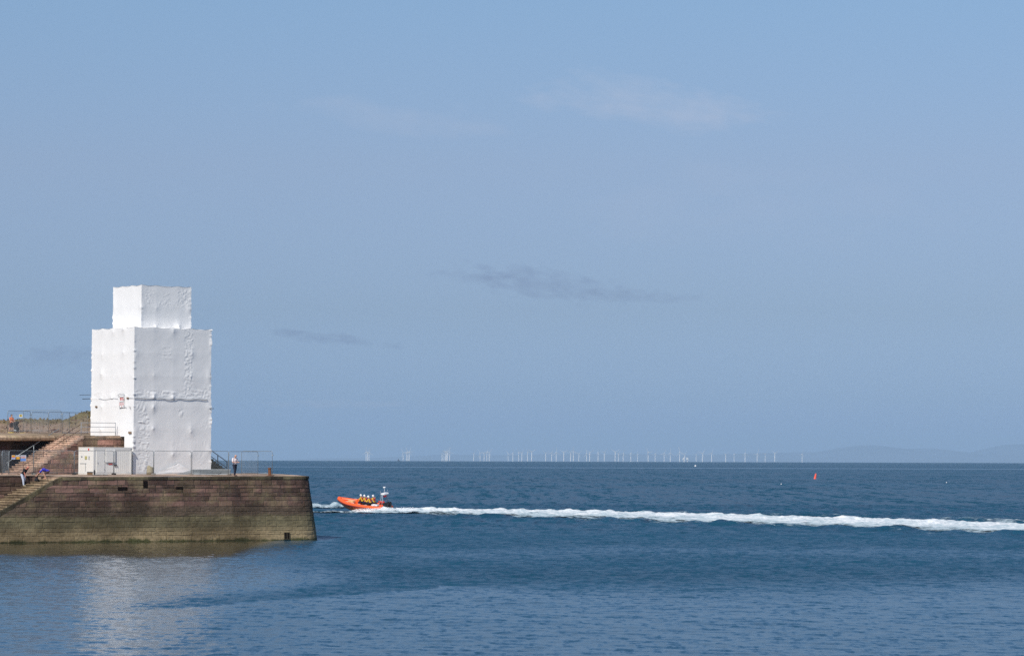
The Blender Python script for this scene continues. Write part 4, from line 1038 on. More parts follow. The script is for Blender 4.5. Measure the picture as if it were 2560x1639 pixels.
rail('guard_railing', 'three bar guard rail on the terrace in front of the tower', [[uv(-3.9, V1+0.25, za+h), uv(-0.33, V1+0.25, za+h)] for h in (1.13, 0.76, 0.32)], 0.022, M['ink_grey'], 'railing',
     posts=[[uv(u, V1+0.25, za-0.02), uv(u, V1+0.25, za+1.15)] for u in (-3.8, -0.33)])
mb = MB()

# seaward steps beyond the tower, with their railing
sst = empty('stone_steps', at(545, 1175, 264), 0, 'dark stone steps going down to the right behind the tower', 'steps')
mb = MB(); SY = 263.0
for i in range(9):
    pxa = 500 + i*7.4; a = at(pxa, 1150, SY); b = at(572, 1150, SY); z = CAMZ - (1130.5 + 5.5*i - 1140.4)/F*SY
    mb.box((a.x, SY, 5.3), (b.x + 0.2 - 0.0, SY+1.6, z)) if False else mb.box((a.x, SY, 5.3), (at(pxa+7.4, 1150, SY).x, SY+1.6, z), tone=(random.random()*.4, .6, .5))
lpart(mb, 'flight', M['cope_dark'], sst)
a = at(526, 1122, SY); rail_pts = lambda y0, y1: [at(500, y0 - 26*0.73, SY), at(567.5, y1, SY)]
rail('handrail', 'dark sloping handrail on the steps behind the right side of the tower', [rail_pts(1124, 1153.5), rail_pts(1139.5, 1169)], 0.035, M['dark_metal'],
     posts=[[at(567.5, 1178, SY), at(567.5, 1152.5, SY)], [at(544.5, 1165, SY), at(544.5, 1136, SY)], [at(525, 1150, SY), at(525, 1122, SY)]], pr=0.045)

# ------------------------------------------------------------------ things on the deck
def dz(px, Y): X = X_at(px, Y); return Vector((X, Y, deck_z(X, Y)))
# grey steel ramp / trough
q = dz(483, 250.6); ramp_ = empty('steel_ramp', q, R(4), 'low grey steel ramp lying on the deck at the right foot of the tower', 'ramp')
L = 3.2
mb = MB(); mb.box((0, 0, 0.06), (L, 1.1, 0.40), bev=0.01); mb.build('box_section', M['grey_paint'], ramp_)
mb = MB(); mb.box((-0.02, -0.03, 0.40), (L+0.02, 1.13, 0.46)); mb.box((-0.02, -0.03, 0.0), (L+0.02, 0.06, 0.07)); mb.build('flange', M['grey_light'], ramp_)
for x in (0.8, 1.6, 2.4): mb = MB(); mb.box((x, -0.02, 0.07), (x+0.05, 0.0, 0.40)); mb.build('stiffener', M['grey_paint'], ramp_)
mb = MB(); vs = [(-1.45, 0, 0.02), (-0.02, 0, 0.02), (-0.02, 0, 0.44), (-1.45, 1.1, 0.02), (-0.02, 1.1, 0.02), (-0.02, 1.1, 0.44)]
mb.add(vs, [(0, 1, 2), (3, 5, 4), (0, 2, 5, 3), (0, 3, 4, 1), (1, 4, 5, 2)]); mb.build('slope', M['grey_light'], ramp_)
# rusty bollard
q = dz(675, 248.6); o = empty('mooring_bollard', q, 0, 'rusty iron post near the open right end of the fence', 'bollard'); o.rotation_euler = (0, R(-3), 0)
mb = MB(); mb.tube([(0, 0, -0.02), (0, 0, 0.05), (0, 0, 0.06), (0, 0, 0.58), (0, 0, 0.60), (0, 0, 0.68), (0, 0, 0.70)], [0.24, 0.24, 0.145, 0.125, 0.15, 0.15, 0.11], 14, smooth=False); mb.build('post', M['rust'], o)
mb = MB(); mb.box((-0.3, -0.3, 0.0), (0.3, 0.3, 0.04), bev=0.01); mb.build('base_plate', M['rust'], o)
# sandstone bollard
q = dz(375.5, 249.6); o = empty('stone_bollard', q, 0, 'stubby tan sandstone bollard in front of the wrinkled tower corner', 'bollard')
mb = MB(); mb.tube([(0, 0, -0.02), (0, 0, 0.25), (0, 0, 0.60), (0, 0, 0.68), (0.02, 0, 0.71)], [0.32, 0.31, 0.28, 0.26, 0.16], 16, smooth=True); mb.build('shaft', M['sandstone'], o)
# dark petrol box with a tyre beside it
q = dz(225, 246.4); o = empty('toolbox', q, 0.2, 'dark brown box with a black lid in front of the container corner', 'box')
mb = MB(); mb.box((-0.22, -0.15, 0), (0.24, 0.2, 0.20), bev=0.015); mb.build('body', M['board'], o)
mb = MB(); mb.box((-0.24, -0.17, 0.20), (0.26, 0.22, 0.27), bev=0.015); mb.build('lid', M['black'], o)
q = dz(236.5, 246.4); o = empty('tyre', q, 0.3, 'small black tyre leaning by the dark box at the container corner', 'tyre')
mb = MB(); mb.tube([(0.0, 0.17*math.cos(a), 0.22 + 0.17*math.sin(a)) for a in [2*math.pi*k/18 for k in range(18)]], 0.055, 8, close=True); mb.build('tread', M['black_rubber'], o)
q = dz(248, 246.3); o = empty('tarpaulin', q, 0, 'flat grey tarpaulin folded on the deck right of the small tyre', 'tarpaulin')
mb = MB(); vs = []; n = 12
for i in range(n+1):
    for j in range(5): vs.append((-0.5 + i/n*1.2, -0.2+j*0.12, 0.03 + 0.06*mnoise.noise(Vector((i*0.6, j, 1))) + (0.03 if 0 < j < 4 else 0)))
mb.add(vs, [(i*5+j, (i+1)*5+j, (i+1)*5+j+1, i*5+j+1) for i in range(n) for j in range(4)], smooth=True); mb.build('folded_sheet', M['grey_paint'], o)

# ------------------------------------------------------------------ people
def chain(mb, pts, rad, n=10):
    pts = [Vector(p) for p in pts]
    for p, r in zip(pts, rad): mb.ball(p, r, 2)
    for i in range(len(pts)-1): mb.tube([pts[i], pts[i+1]], [rad[i], rad[i+1]], n)
def hand(mb, w, d, up, side, curl=0.5):
    "palm, four fingers and a thumb from the wrist w along d"
    w = Vector(w); d = Vector(d).normalized(); up = Vector(up).normalized(); sd = d.cross(up).normalized()*side; up = sd.cross(d).normalized()*side
    chain(mb, [w, w + d*0.045, w + d*0.085], [0.024, 0.030, 0.026])
    for k, (o_, L) in enumerate(((0.030, 0.070), (0.010, 0.080), (-0.010, 0.075), (-0.030, 0.058))):
        a = w + d*0.085 + sd*o_; b = a + d*L*0.45*math.cos(curl*0.6) - up*L*0.45*math.sin(curl*0.6); c_ = b + d*L*0.55*math.cos(curl*1.8) - up*L*0.55*math.sin(curl*1.8)
        chain(mb, [a, b, c_], [0.0105, 0.0095, 0.0080], 6)
    a = w + d*0.03 + sd*0.030; chain(mb, [a, a + sd*0.035 + d*0.025, a + sd*0.045 + d*0.06 - up*0.01], [0.013, 0.0115, 0.009], 6)
def remesh(o, vox=0.010, smooth=3):
    m_ = o.modifiers.new('remesh', 'REMESH'); m_.mode = 'VOXEL'; m_.voxel_size = vox; m_.use_smooth_shade = True
    s_ = o.modifiers.new('smooth', 'SMOOTH'); s_.iterations = smooth; s_.factor = 0.5
def person(label, loc, rz, J, skin, top, bottom, shoe=None, hair=None, hairmat=None, helmet=None, vest=None, long_sleeve=False, shorts=False, scale=1.0, group=None, handcurl=0.5, female=False, girth=1.0):
    """J: joint dict in the figure's frame (facing +x). keys: pel chest neck head, shL elL wrL, shR elR wrR, hiL knL anL toL, ..."""
    root = empty('person', loc, rz, label, 'person', group); root.scale = (scale*girth, scale*girth, scale)
    J = {k: Vector(v) for k, v in J.items()}; fw = (J['face'] if 'face' in J else Vector((1, 0, 0))).normalized()
    mb = MB(); sp = (J['chest'] - J['pel']).normalized(); lat = (J['shL'] - J['shR']).normalized()
    waist = J['pel'].lerp(J['chest'], 0.5); b = 0.9 if female else 1.0
    chain(mb, [J['hiL'], J['pel'], J['hiR']], [0.085, 0.105, 0.085]); chain(mb, [J['pel'], waist, J['chest']], [0.11, 0.105*b, 0.125])
    for s_ in (1, -1): chain(mb, [J['pel'] + lat*0.05*s_, waist + lat*0.055*s_*b, J['chest'] + lat*0.075*s_], [0.095, 0.088, 0.105])
    chain(mb, [J['shL'], J['chest'] + sp*0.07, J['shR']], [0.055, 0.075, 0.055]); chain(mb, [J['chest'] + sp*0.08, J['neck'], J['head'] - (J['head']-J['neck'])*0.3], [0.07, 0.054, 0.052])
    H = J['head']; hu = (H - J['neck']).normalized(); hl = hu.cross(fw).normalized(); fw2 = hl.cross(hu).normalized()
    HM = Matrix((fw2, hl, hu)).transposed()
    mb.ball(H + hu*0.02, (0.094, 0.074, 0.100), 3, HM); mb.ball(H + fw2*0.028 - hu*0.055, (0.058, 0.052, 0.060), 2, HM)
    mb.ball(H + fw2*0.098 - hu*0.010, (0.018, 0.012, 0.022), 2, HM)
    for s_ in (1, -1): mb.ball(H + hl*0.076*s_, (0.018, 0.009, 0.030), 2, HM)
    mb.ball(H + fw2*0.082 - hu*0.055, (0.010, 0.022, 0.007), 2, HM)
    for sd in ('L', 'R'):
        chain(mb, [J['sh'+sd], J['el'+sd], J['wr'+sd]], [0.048, 0.038, 0.026])
        d = J['wr'+sd] - J['el'+sd]; hd = J.get('hd'+sd, d)
        hand(mb, J['wr'+sd], hd, Vector((0, 0, 1)) if abs(hd.normalized().z) < 0.8 else Vector((1, 0, 0)), 1 if sd == 'L' else -1, handcurl)
        kn = J['kn'+sd]; an = J['an'+sd]; calf = kn.lerp(an, 0.3)
        chain(mb, [J['hi'+sd], kn, calf, an], [0.088, 0.058, 0.057, 0.038]); chain(mb, [an - Vector((0, 0, 0.03)), J['to'+sd]], [0.042, 0.030])
    remesh(mb.build('body', skin, root), 0.009, 2)
    mb = MB()
    chain(mb, [J['pel'], waist, J['chest']], [0.125, 0.122*b, 0.142])
    for s_ in (1, -1): chain(mb, [J['pel'] + lat*0.055*s_, waist + lat*0.06*s_*b, J['chest'] + lat*0.08*s_], [0.112, 0.104, 0.120])
    chain(mb, [J['shL'], J['chest'] + sp*0.075, J['shR']], [0.068, 0.090, 0.068])
    for sd in ('L', 'R'):
        if long_sleeve: chain(mb, [J['sh'+sd], J['el'+sd], J['el'+sd].lerp(J['wr'+sd], 0.92)], [0.068, 0.056, 0.044])
        else: chain(mb, [J['sh'+sd], J['sh'+sd].lerp(J['el'+sd], 0.75)], [0.068, 0.062])
    remesh(mb.build('shirt' if not long_sleeve else 'jacket', top, root), 0.014, 3)
    mb = MB(); chain(mb, [J['hiL'], J['pel'], J['hiR']], [0.105, 0.124, 0.105]); chain(mb, [J['pel'], J['pel'].lerp(J['chest'], 0.22)], [0.124, 0.118])
    for sd in ('L', 'R'):
        kn, an = J['kn'+sd], J['an'+sd]
        if shorts: chain(mb, [J['hi'+sd], J['hi'+sd].lerp(kn, 0.75)], [0.108, 0.092])
        else: chain(mb, [J['hi'+sd], kn, an.lerp(kn, 0.08)], [0.106, 0.078, 0.062])
    remesh(mb.build('shorts' if shorts else 'trousers', bottom, root), 0.014, 3)
    for sd in ('L', 'R'):
        mb = MB(); an, to = J['an'+sd], J['to'+sd]; chain(mb, [an - Vector((0, 0, 0.035)), to], [0.052, 0.040])
        if shoe is not None: remesh(mb.build('shoe', shoe, root), 0.012, 2)
    for s_ in (1, -1):
        mb = MB(); mb.ball(H + fw2*0.086 + hl*0.030*s_ + hu*0.008, 0.011, 2); mb.build('eye', M['black'], root)
    if hair:
        mb = MB()
        mb.ball(H + hu*0.035 - fw2*0.018, (0.098, 0.084, 0.100), 3, HM); mb.ball(H - fw2*0.05 - hu*0.02, (0.058, 0.074, 0.075), 2, HM)
        if hair == 'long':
            hd = J.get('hair', -hu); chain(mb, [H - fw2*0.03 + hu*0.05, H + hd*0.16, H + hd*0.30], [0.085, 0.085, 0.05])
        if hair == 'rim':
            mb = MB(); mb.ball(H - fw2*0.030 - hu*0.012, (0.078, 0.084, 0.060), 3, HM)
        remesh(mb.build('hair', hairmat, root), 0.010, 2)
    if helmet is not None:
        mb = MB(); mb.ball(H + hu*0.05 - fw2*0.01, (0.135, 0.120, 0.125), 3, HM); mb.ball(H - fw2*0.03 - hu*0.03, (0.10, 0.11, 0.09), 2, HM)
        remesh(mb.build('helmet', helmet, root), 0.012, 3)
    if vest is not None:
        mb = MB(); 
        for s_ in (1, -1): chain(mb, [J['pel'].lerp(J['chest'], 0.35) - fw2*0.09 + lat*0.06*s_, J['chest'] - fw2*0.10 + lat*0.075*s_, J['chest'] + sp*0.12 - fw2*0.03 + lat*0.09*s_], [0.075, 0.085, 0.07])
        remesh(mb.build('lifejacket', vest, root), 0.014, 3)
    return root
def standing(**k):
    J = dict(pel=(0, 0, 0.97), chest=(0.0, 0, 1.30), neck=(0.01, 0, 1.50), head=(0.03, 0, 1.64), shL=(0, 0.19, 1.43), shR=(0, -0.19, 1.43),
             elL=(-0.02, 0.24, 1.13), wrL=(0.08, 0.24, 0.88), elR=(-0.02, -0.24, 1.13), wrR=(0.08, -0.24, 0.88),
             hiL=(0, 0.10, 0.92), knL=(0.02, 0.11, 0.50), anL=(-0.02, 0.12, 0.09), toL=(0.16, 0.14, 0.045),
             hiR=(0, -0.10, 0.92), knR=(0.02, -0.11, 0.50), anR=(-0.02, -0.12, 0.09), toR=(0.16, -0.14, 0.045))
    J.update(k); return J
# man in white shirt, facing right, hands busy in front
q = dz(587, 246.9)
person('man in a pinkish white shirt and black trousers standing at the pier edge', (q.x, q.y, q.z+0.005), R(-38),
       standing(head=(0.07, 0, 1.63), elL=(0.05, 0.25, 1.14), wrL=(0.29, 0.10, 1.13), elR=(0.03, -0.26, 1.14), wrR=(0.27, -0.10, 1.11), hdL=(0.8, -0.5, 0.1), hdR=(0.8, 0.5, 0.1),
                anR=(0.14, -0.16, 0.09), toR=(0.32, -0.18, 0.045), knR=(0.12, -0.13, 0.50), anL=(-0.14, 0.14, 0.09), toL=(0.04, 0.18, 0.045), knL=(-0.04, 0.12, 0.50), face=(1, 0, -0.35)),
       M['skin'], M['white_cloth'], M['navy_cloth'], M['brown_paint'], 'rim', M['hair_grey'], scale=1.03, girth=1.16)
# man in orange on the terrace
q = Vector((X_at(27.5, 271), 271, 9.19))
person('man in an orange t-shirt and dark shorts on the upper terrace, pushing a pushchair', q, R(-35),
       standing(elL=(0.08, 0.24, 1.16), wrL=(0.32, 0.20, 1.06), elR=(0.08, -0.24, 1.16), wrR=(0.32, -0.20, 1.06), anR=(-0.22, -0.12, 0.10), knR=(-0.02, -0.11, 0.50), toR=(-0.06, -0.13, 0.045)),
       M['skin'], M['orange_cloth'], M['brown_cloth'], M['grey_light'], 'short', M['hair_dark'], shorts=True)
# pushchair
q = Vector((X_at(40, 270.6), 270.6, 9.19)); o = empty('pushchair', q, R(-35), 'dark pushchair in front of the man in orange behind the upper fence', 'pushchair')
mb = MB(); chain(mb, [(0.12, 0, 0.42), (-0.05, 0, 0.55), (-0.12, 0, 0.85)], [0.20, 0.22, 0.18]); chain(mb, [(-0.12, 0, 0.9), (0.12, 0, 0.98)], [0.20, 0.17]); remesh(mb.build('seat_and_hood', M['black_cloth'], o), 0.02)
mb = MB()
for y in (-0.24, 0.24):
    mb.tube([(0.42, y, 0.14), (-0.05, y, 0.62), (-0.36, y, 1.05)], 0.014, 6); mb.tube([(-0.35, y, 0.14), (0.05, y, 0.55)], 0.014, 6)
mb.tube([(-0.36, -0.24, 1.05), (-0.36, 0.24, 1.05)], 0.016, 6); mb.build('frame', M['dark_metal'], o)
for x in (0.42, -0.35):
    for y in (-0.24, 0.24):
        mb = MB(); mb.tube([(x + 0.12*math.cos(a), y, 0.14 + 0.12*math.sin(a)) for a in [2*math.pi*k/16 for k in range(16)]], 0.02, 6, close=True); mb.tube([(x, y-.02, .14), (x, y+.02, .14)], 0.03, 8); mb.build('wheel', M['black_rubber'], o)
mb = MB(); mb.box((-0.2, -0.18, 0.2), (0.2, 0.18, 0.34), bev=0.03); mb.build('basket', M['grey_light'], o)

# the two people at the head of the lower steps
def on_step(i, frac):
    sA = S0 - (i+0.5)*STEP_T; z = ztop_edge(S0) - (i+1)*STEP_R; return wallpt(sA, max(z, 0), -0.3) + V*LW*frac + Vector((0, 0, 0))
def step_z(i): return ztop_edge(S0) - (i+1)*STEP_R
p = on_step(3, 0.86); p.z = step_z(3) + 0.01
person('bald man in a black t-shirt and pale jeans leaning forward on the lower steps', p, R(-28),
       standing(pel=(-0.06, 0, 0.96), chest=(0.14, 0, 1.24), neck=(0.27, 0, 1.40), head=(0.38, 0, 1.49), shL=(0.19, 0.19, 1.36), shR=(0.19, -0.19, 1.36),
                elL=(-0.05, 0.30, 1.22), wrL=(-0.18, 0.20, 1.02), elR=(0.26, -0.24, 1.08), wrR=(0.32, -0.22, 0.84), hiL=(-0.06, 0.10, 0.92), hiR=(-0.06, -0.10, 0.92),
                anR=(0.13, -0.13, 0.09), toR=(0.31, -0.14, 0.045), knR=(0.08, -0.12, 0.50), anL=(-0.12, 0.13, 0.09), toL=(0.06, 0.15, 0.045), face=(0.8, 0, -0.6)),
       M['skin_red'], M['black_cloth'], M['jeans'], M['sandstone'], scale=1.04, girth=1.14)
p = on_step(0, 0.62); p.z = step_z(0) + 0.01 + 0.0
person('red haired woman in a royal blue top bending over at the head of the steps', p + Vector((0.25, 0.0, 0)), R(195),
       dict(pel=(-0.22, 0, 0.62), chest=(0.08, 0, 0.74), neck=(0.27, 0, 0.72), head=(0.38, 0, 0.66), shL=(0.20, 0.17, 0.73), shR=(0.20, -0.17, 0.73), face=(0.4, 0, -0.9), hair=(0.3, 0, -1.0),
            elL=(0.42, 0.19, 0.50), wrL=(0.62, 0.16, 0.32), elR=(0.32, -0.20, 0.48), wrR=(0.52, -0.16, 0.30), hiL=(-0.22, 0.09, 0.58), hiR=(-0.22, -0.09, 0.58),
            knL=(0.08, 0.13, 0.42), anL=(-0.05, 0.12, 0.09), toL=(0.12, 0.13, 0.04), knR=(0.06, -0.12, 0.42), anR=(-0.12, -0.12, 0.09), toR=(0.05, -0.13, 0.04)),
       M['skin'], M['blue_cloth'], M['brown_cloth'], None, 'long', M['hair_brown'], shorts=True, female=True, scale=1.06, girth=1.1)
p2 = on_step(1, 0.80); q = Vector((p.x + 0.25 - 0.66, p.y - 0.18, step_z(1)+0.02))
o = empty('bag', q, 0.3, 'black bag hanging from the hands of the bending woman', 'bag')
mb = MB(); chain(mb, [(0, 0, 0.13), (0.02, 0, 0.30)], [0.14, 0.10]); chain(mb, [(-0.08, 0, 0.13), (0.08, 0, 0.13)], [0.12, 0.12]); remesh(mb.build('pouch', M['black_cloth'], o), 0.015)
mb = MB(); mb.tube([(-0.08, 0, 0.34), (-0.05, 0, 0.46), (0.03, 0, 0.50), (0.10, 0, 0.46), (0.11, 0, 0.34)], 0.012, 6); mb.build('strap', M['black_cloth'], o)

# ------------------------------------------------------------------ lifeboat
HEAD = math.atan2(0.57, -0.82)
bp = at(907, 1272, 376.0); boat_root = Vector((bp.x, 376.0, 0.38))
BM = Matrix.Translation(boat_root) @ Matrix.Rotation(HEAD, 4, 'Z') @ Matrix.Rotation(R(-5), 4, 'Y') @ Matrix.Rotation(R(-9), 4, 'X')
boat = empty('lifeboat', boat_root, 0, 'orange rigid inflatable lifeboat speeding left ahead of its white wake', 'boat'); boat.matrix_world = BM
def bpart(mb, name, mat, par=boat, **k): return mb.build(name, mat, par, **k)
def half(x):                                # half-beam of tube centreline
    t_ = max(0, (x - 0.6)/3.3); return 1.05*(1 - t_**2.3) if t_ < 1 else 0
def sheer(x): return 0.52 + 0.42*max(0, (x+1.0)/4.9)**2
xs = [-4.15, -3.9, -3.5, -2.8, -2, -1.2, -0.4, 0.4, 1.0, 1.6, 2.1, 2.6, 3.0, 3.35, 3.62, 3.8, 3.9]
for s_, nm in ((1, 'port'), (-1, 'starboard')):
    pts = [(x, s_*half(x), sheer(x)) for x in xs]; rr = [0.07, 0.18, 0.27] + [0.27]*(len(xs)-5) + [0.26, 0.24]
    mb = MB(); mb.tube(pts, rr, 16); tb = bpart(mb, 'tube', M['orange'])
    mb = MB(); mb.tube([(x, s_*(half(x)+0.255), sheer(x)-0.06) for x in xs[2:-2]] + [(4.12, 0.05*s_, sheer(3.9)-.04)], 0.08, 8); bpart(mb, 'rubbing_strake', M['dark_red'], tb)
    mb = MB()
    for k in range(5):
        x = -2.6 + k*1.05; mb.tube([(x, s_*(half(x)+0.05), sheer(x)+0.27), (x+0.25, s_*(half(x)+0.02), sheer(x)+0.33), (x+0.5, s_*(half(x+.5)+0.05), sheer(x+.5)+0.27)], 0.018, 6)
    bpart(mb, 'grab_line', M['white'], tb)
mb = MB(); mb.tube([(3.5, -0.16, sheer(3.6)+.02), (3.78, -0.1, sheer(3.7)+.03), (3.86, 0, sheer(3.8)+0.04), (3.78, 0.1, sheer(3.7)+.03), (3.5, 0.16, sheer(3.6)+.02)], [0.22, 0.28, 0.29, 0.28, 0.22], 14); bpart(mb, 'bow_cap', M['orange'])
mb = MB(); vs = []; st_ = [-3.6, -2.5, -1.5, -0.5, 0.5, 1.3, 2.0, 2.6, 3.1, 3.5, 3.85]      # deep-v hull
for x in st_:
    k = -0.55 + 1.08*max(0, (x-0.8)/3.05)**2.2; hb = half(x)
    vs += [(x, hb+0.03, sheer(x)-0.16), (x, hb*0.96, min(sheer(x)-0.2, k+0.50+0.1*hb)), (x, hb*0.62, k+0.27*min(1, hb*1.2)), (x, 0, k), (x, -hb*0.62, k+0.27*min(1, hb*1.2)), (x, -hb*0.96, min(sheer(x)-0.2, k+0.50+0.1*hb)), (x, -hb-0.03, sheer(x)-0.16)]
n = 7; mb.add(vs, [(i*n+j, i*n+j+1, (i+1)*n+j+1, (i+1)*n+j) for i in range(len(st_)-1) for j in range(n-1)] + [tuple(range(n-1, -1, -1))], smooth=True); bpart(mb, 'hull', M['orange_hull'], recalc=True)
mb = MB(); vs = []
for x in st_[:-1]: vs += [(x, half(x)*0.95, sheer(x)-0.08), (x, -half(x)*0.95, sheer(x)-0.08)]
mb.add(vs, [(2*i, 2*i+1, 2*i+3, 2*i+2) for i in range(len(st_)-2)]); bpart(mb, 'inner_deck', M['orange_deck'])
mb = MB(); mb.box((1.35, -0.30, 0.62), (2.3, 0.30, 0.92), bev=0.06); bpart(mb, 'anchor_locker', simple('cream_locker', (0.75, 0.45, 0.22), 0.5))
mb = MB(); vs = [(0.95, -0.38, 0.5), (0.25, -0.38, 0.5), (0.35, -0.34, 1.22), (0.62, -0.34, 1.28), (0.95, 0.38, 0.5), (0.25, 0.38, 0.5), (0.35, 0.34, 1.22), (0.62, 0.34, 1.28)]
mb.add(vs, [(0, 1, 2, 3), (7, 6, 5, 4), (0, 3, 7, 4), (3, 2, 6, 7), (2, 1, 5, 6)]); con = bpart(mb, 'console', M['orange'], recalc=True)
mb = MB(); mb.tube([(0.28, 0.15*math.cos(a), 1.12+0.15*math.sin(a)) for a in [2*math.pi*k/14 for k in range(14)]], 0.016, 6, close=True); bpart(mb, 'steering_wheel', M['black'], con)
mb = MB(); mb.box((-2.5, -0.17, 0.5), (0.15, 0.17, 0.88), bev=0.07); bpart(mb, 'seat_pod', M['black'])
mb = MB(); mb.box((-2.95, 0.20, 0.72), (-1.95, 0.75, 0.90), bev=0.04); bpart(mb, 'white_locker', M['white'])
mb = MB(); chain(mb, [(-2.2, -0.7, 1.02), (-2.9, -0.7, 1.02)], [0.15, 0.15]); bpart(mb, 'red_roll', simple('red_fabric', (0.55, 0.03, 0.02), 0.7))
for s_ in (1, -1):
    mb = MB(); mb.box((-4.35, s_*0.38-0.24, 0.62), (-3.72, s_*0.38+0.24, 1.28), bev=0.10); e = bpart(mb, 'outboard_engine', M['black'])
    mb = MB(); mb.box((-4.2, s_*0.38-0.10, -0.35), (-3.85, s_*0.38+0.10, 0.62), bev=0.04); bpart(mb, 'engine_leg', M['ink_grey'], e)
arch = MB()
for s_ in (1, -1):
    arch.tube([(-3.15, s_*0.85, 0.8), (-3.42, s_*0.62, 1.5), (-3.55, s_*0.50, 2.25)], 0.026, 8); arch.tube([(-3.7, s_*0.85, 0.75), (-3.72, s_*0.60, 1.5), (-3.65, s_*0.50, 2.25)], 0.030, 8)
    arch.tube([(-3.42, s_*0.62, 1.5), (-3.72, s_*0.60, 1.5)], 0.024, 6)
arch.tube([(-3.55, -0.5, 2.25), (-3.55, 0.5, 2.25)], 0.034, 8); arch.tube([(-3.65, -0.5, 2.25), (-3.65, 0.5, 2.25)], 0.034, 8); arch.tube([(-3.42, -0.62, 1.5), (-3.42, 0.62, 1.5)], 0.03, 8)
am = arch.build('roll_bar', M['grey_light'], boat)
mb = MB(); mb.box((-3.95, -0.50, 2.25), (-3.35, 0.50, 2.46), bev=0.05); bpart(mb, 'righting_bag', M['white'])
mb = MB(); mb.box((-3.62, -0.46, 1.85), (-3.45, 0.10, 2.20), bev=0.05); bpart(mb, 'red_bag', simple('red_bag', (0.60, 0.04, 0.04), 0.6))
mb = MB(); mb.tube([(-3.6, 0, 2.46), (-3.6, 0, 3.10)], 0.026, 6); ms = bpart(mb, 'mast', M['white'])
mb = MB(); mb.tube([(-3.6, 0, 3.08), (-3.6, 0, 3.12), (-3.6, 0, 3.22), (-3.6, 0, 3.25)], [0.10, 0.17, 0.17, 0.10], 12); bpart(mb, 'beacon', M['white'], ms)
for x, y, z in ((-3.3, 0.55, 3.0), (-3.6, -0.55, 3.05)):
    mb = MB(); mb.tube([(x, y, 1.3 if x > -3.5 else 2.2), (x-0.1, y, z-0.25)], 0.018, 6); bpart(mb, 'antenna', M['grey_light'])

def crew(label, x, y, zb, lean, turn):
    M4 = BM @ Matrix.Translation((x, y, zb)) @ Matrix.Rotation(R(turn), 4, 'Z')
    J = dict(pel=(0, 0, 0.10), chest=(lean*0.33, 0, 0.42), neck=(lean*0.5, 0, 0.60), head=(lean*0.6+0.03, 0, 0.74), shL=(lean*0.42, 0.19, 0.54), shR=(lean*0.42, -0.19, 0.54),
             elL=(0.18+lean*0.3, 0.24, 0.30), wrL=(0.42+lean*0.2, 0.17, 0.26), elR=(0.18+lean*0.3, -0.24, 0.30), wrR=(0.42+lean*0.2, -0.17, 0.26),
             hiL=(0, 0.12, 0.06), knL=(0.38, 0.27, 0.02), anL=(0.28, 0.30, -0.34), toL=(0.46, 0.32, -0.38), hiR=(0, -0.12, 0.06), knR=(0.38, -0.27, 0.02), anR=(0.28, -0.30, -0.34), toR=(0.46, -0.32, -0.38))
    r = person(label, (0, 0, 0), 0, J, M['skin'], M['yellow_cloth'], M['navy_cloth'], M['black'], helmet=M['white'], vest=M['red_cloth'], long_sleeve=True, group='lifeboat crew in yellow jackets', handcurl=1.0, scale=1.0)
    r.matrix_world = M4 @ Matrix.Diagonal((1.14, 1.14, 1.14, 1.0))
crew('front lifeboat crew member in yellow jacket and white helmet, at the helm', -0.05, 0.05, 0.88, 0.35, 0)
crew('second lifeboat crew member from the bow, leaning forward in yellow jacket', -0.75, 0.05, 0.86, 0.60, -8)
crew('third lifeboat crew member from the bow, on the near side of the seat', -1.42, 0.12, 0.86, 0.42, 12)
crew('rearmost lifeboat crew member, half hidden behind the third', -1.62, -0.38, 0.88, 0.30, -15)

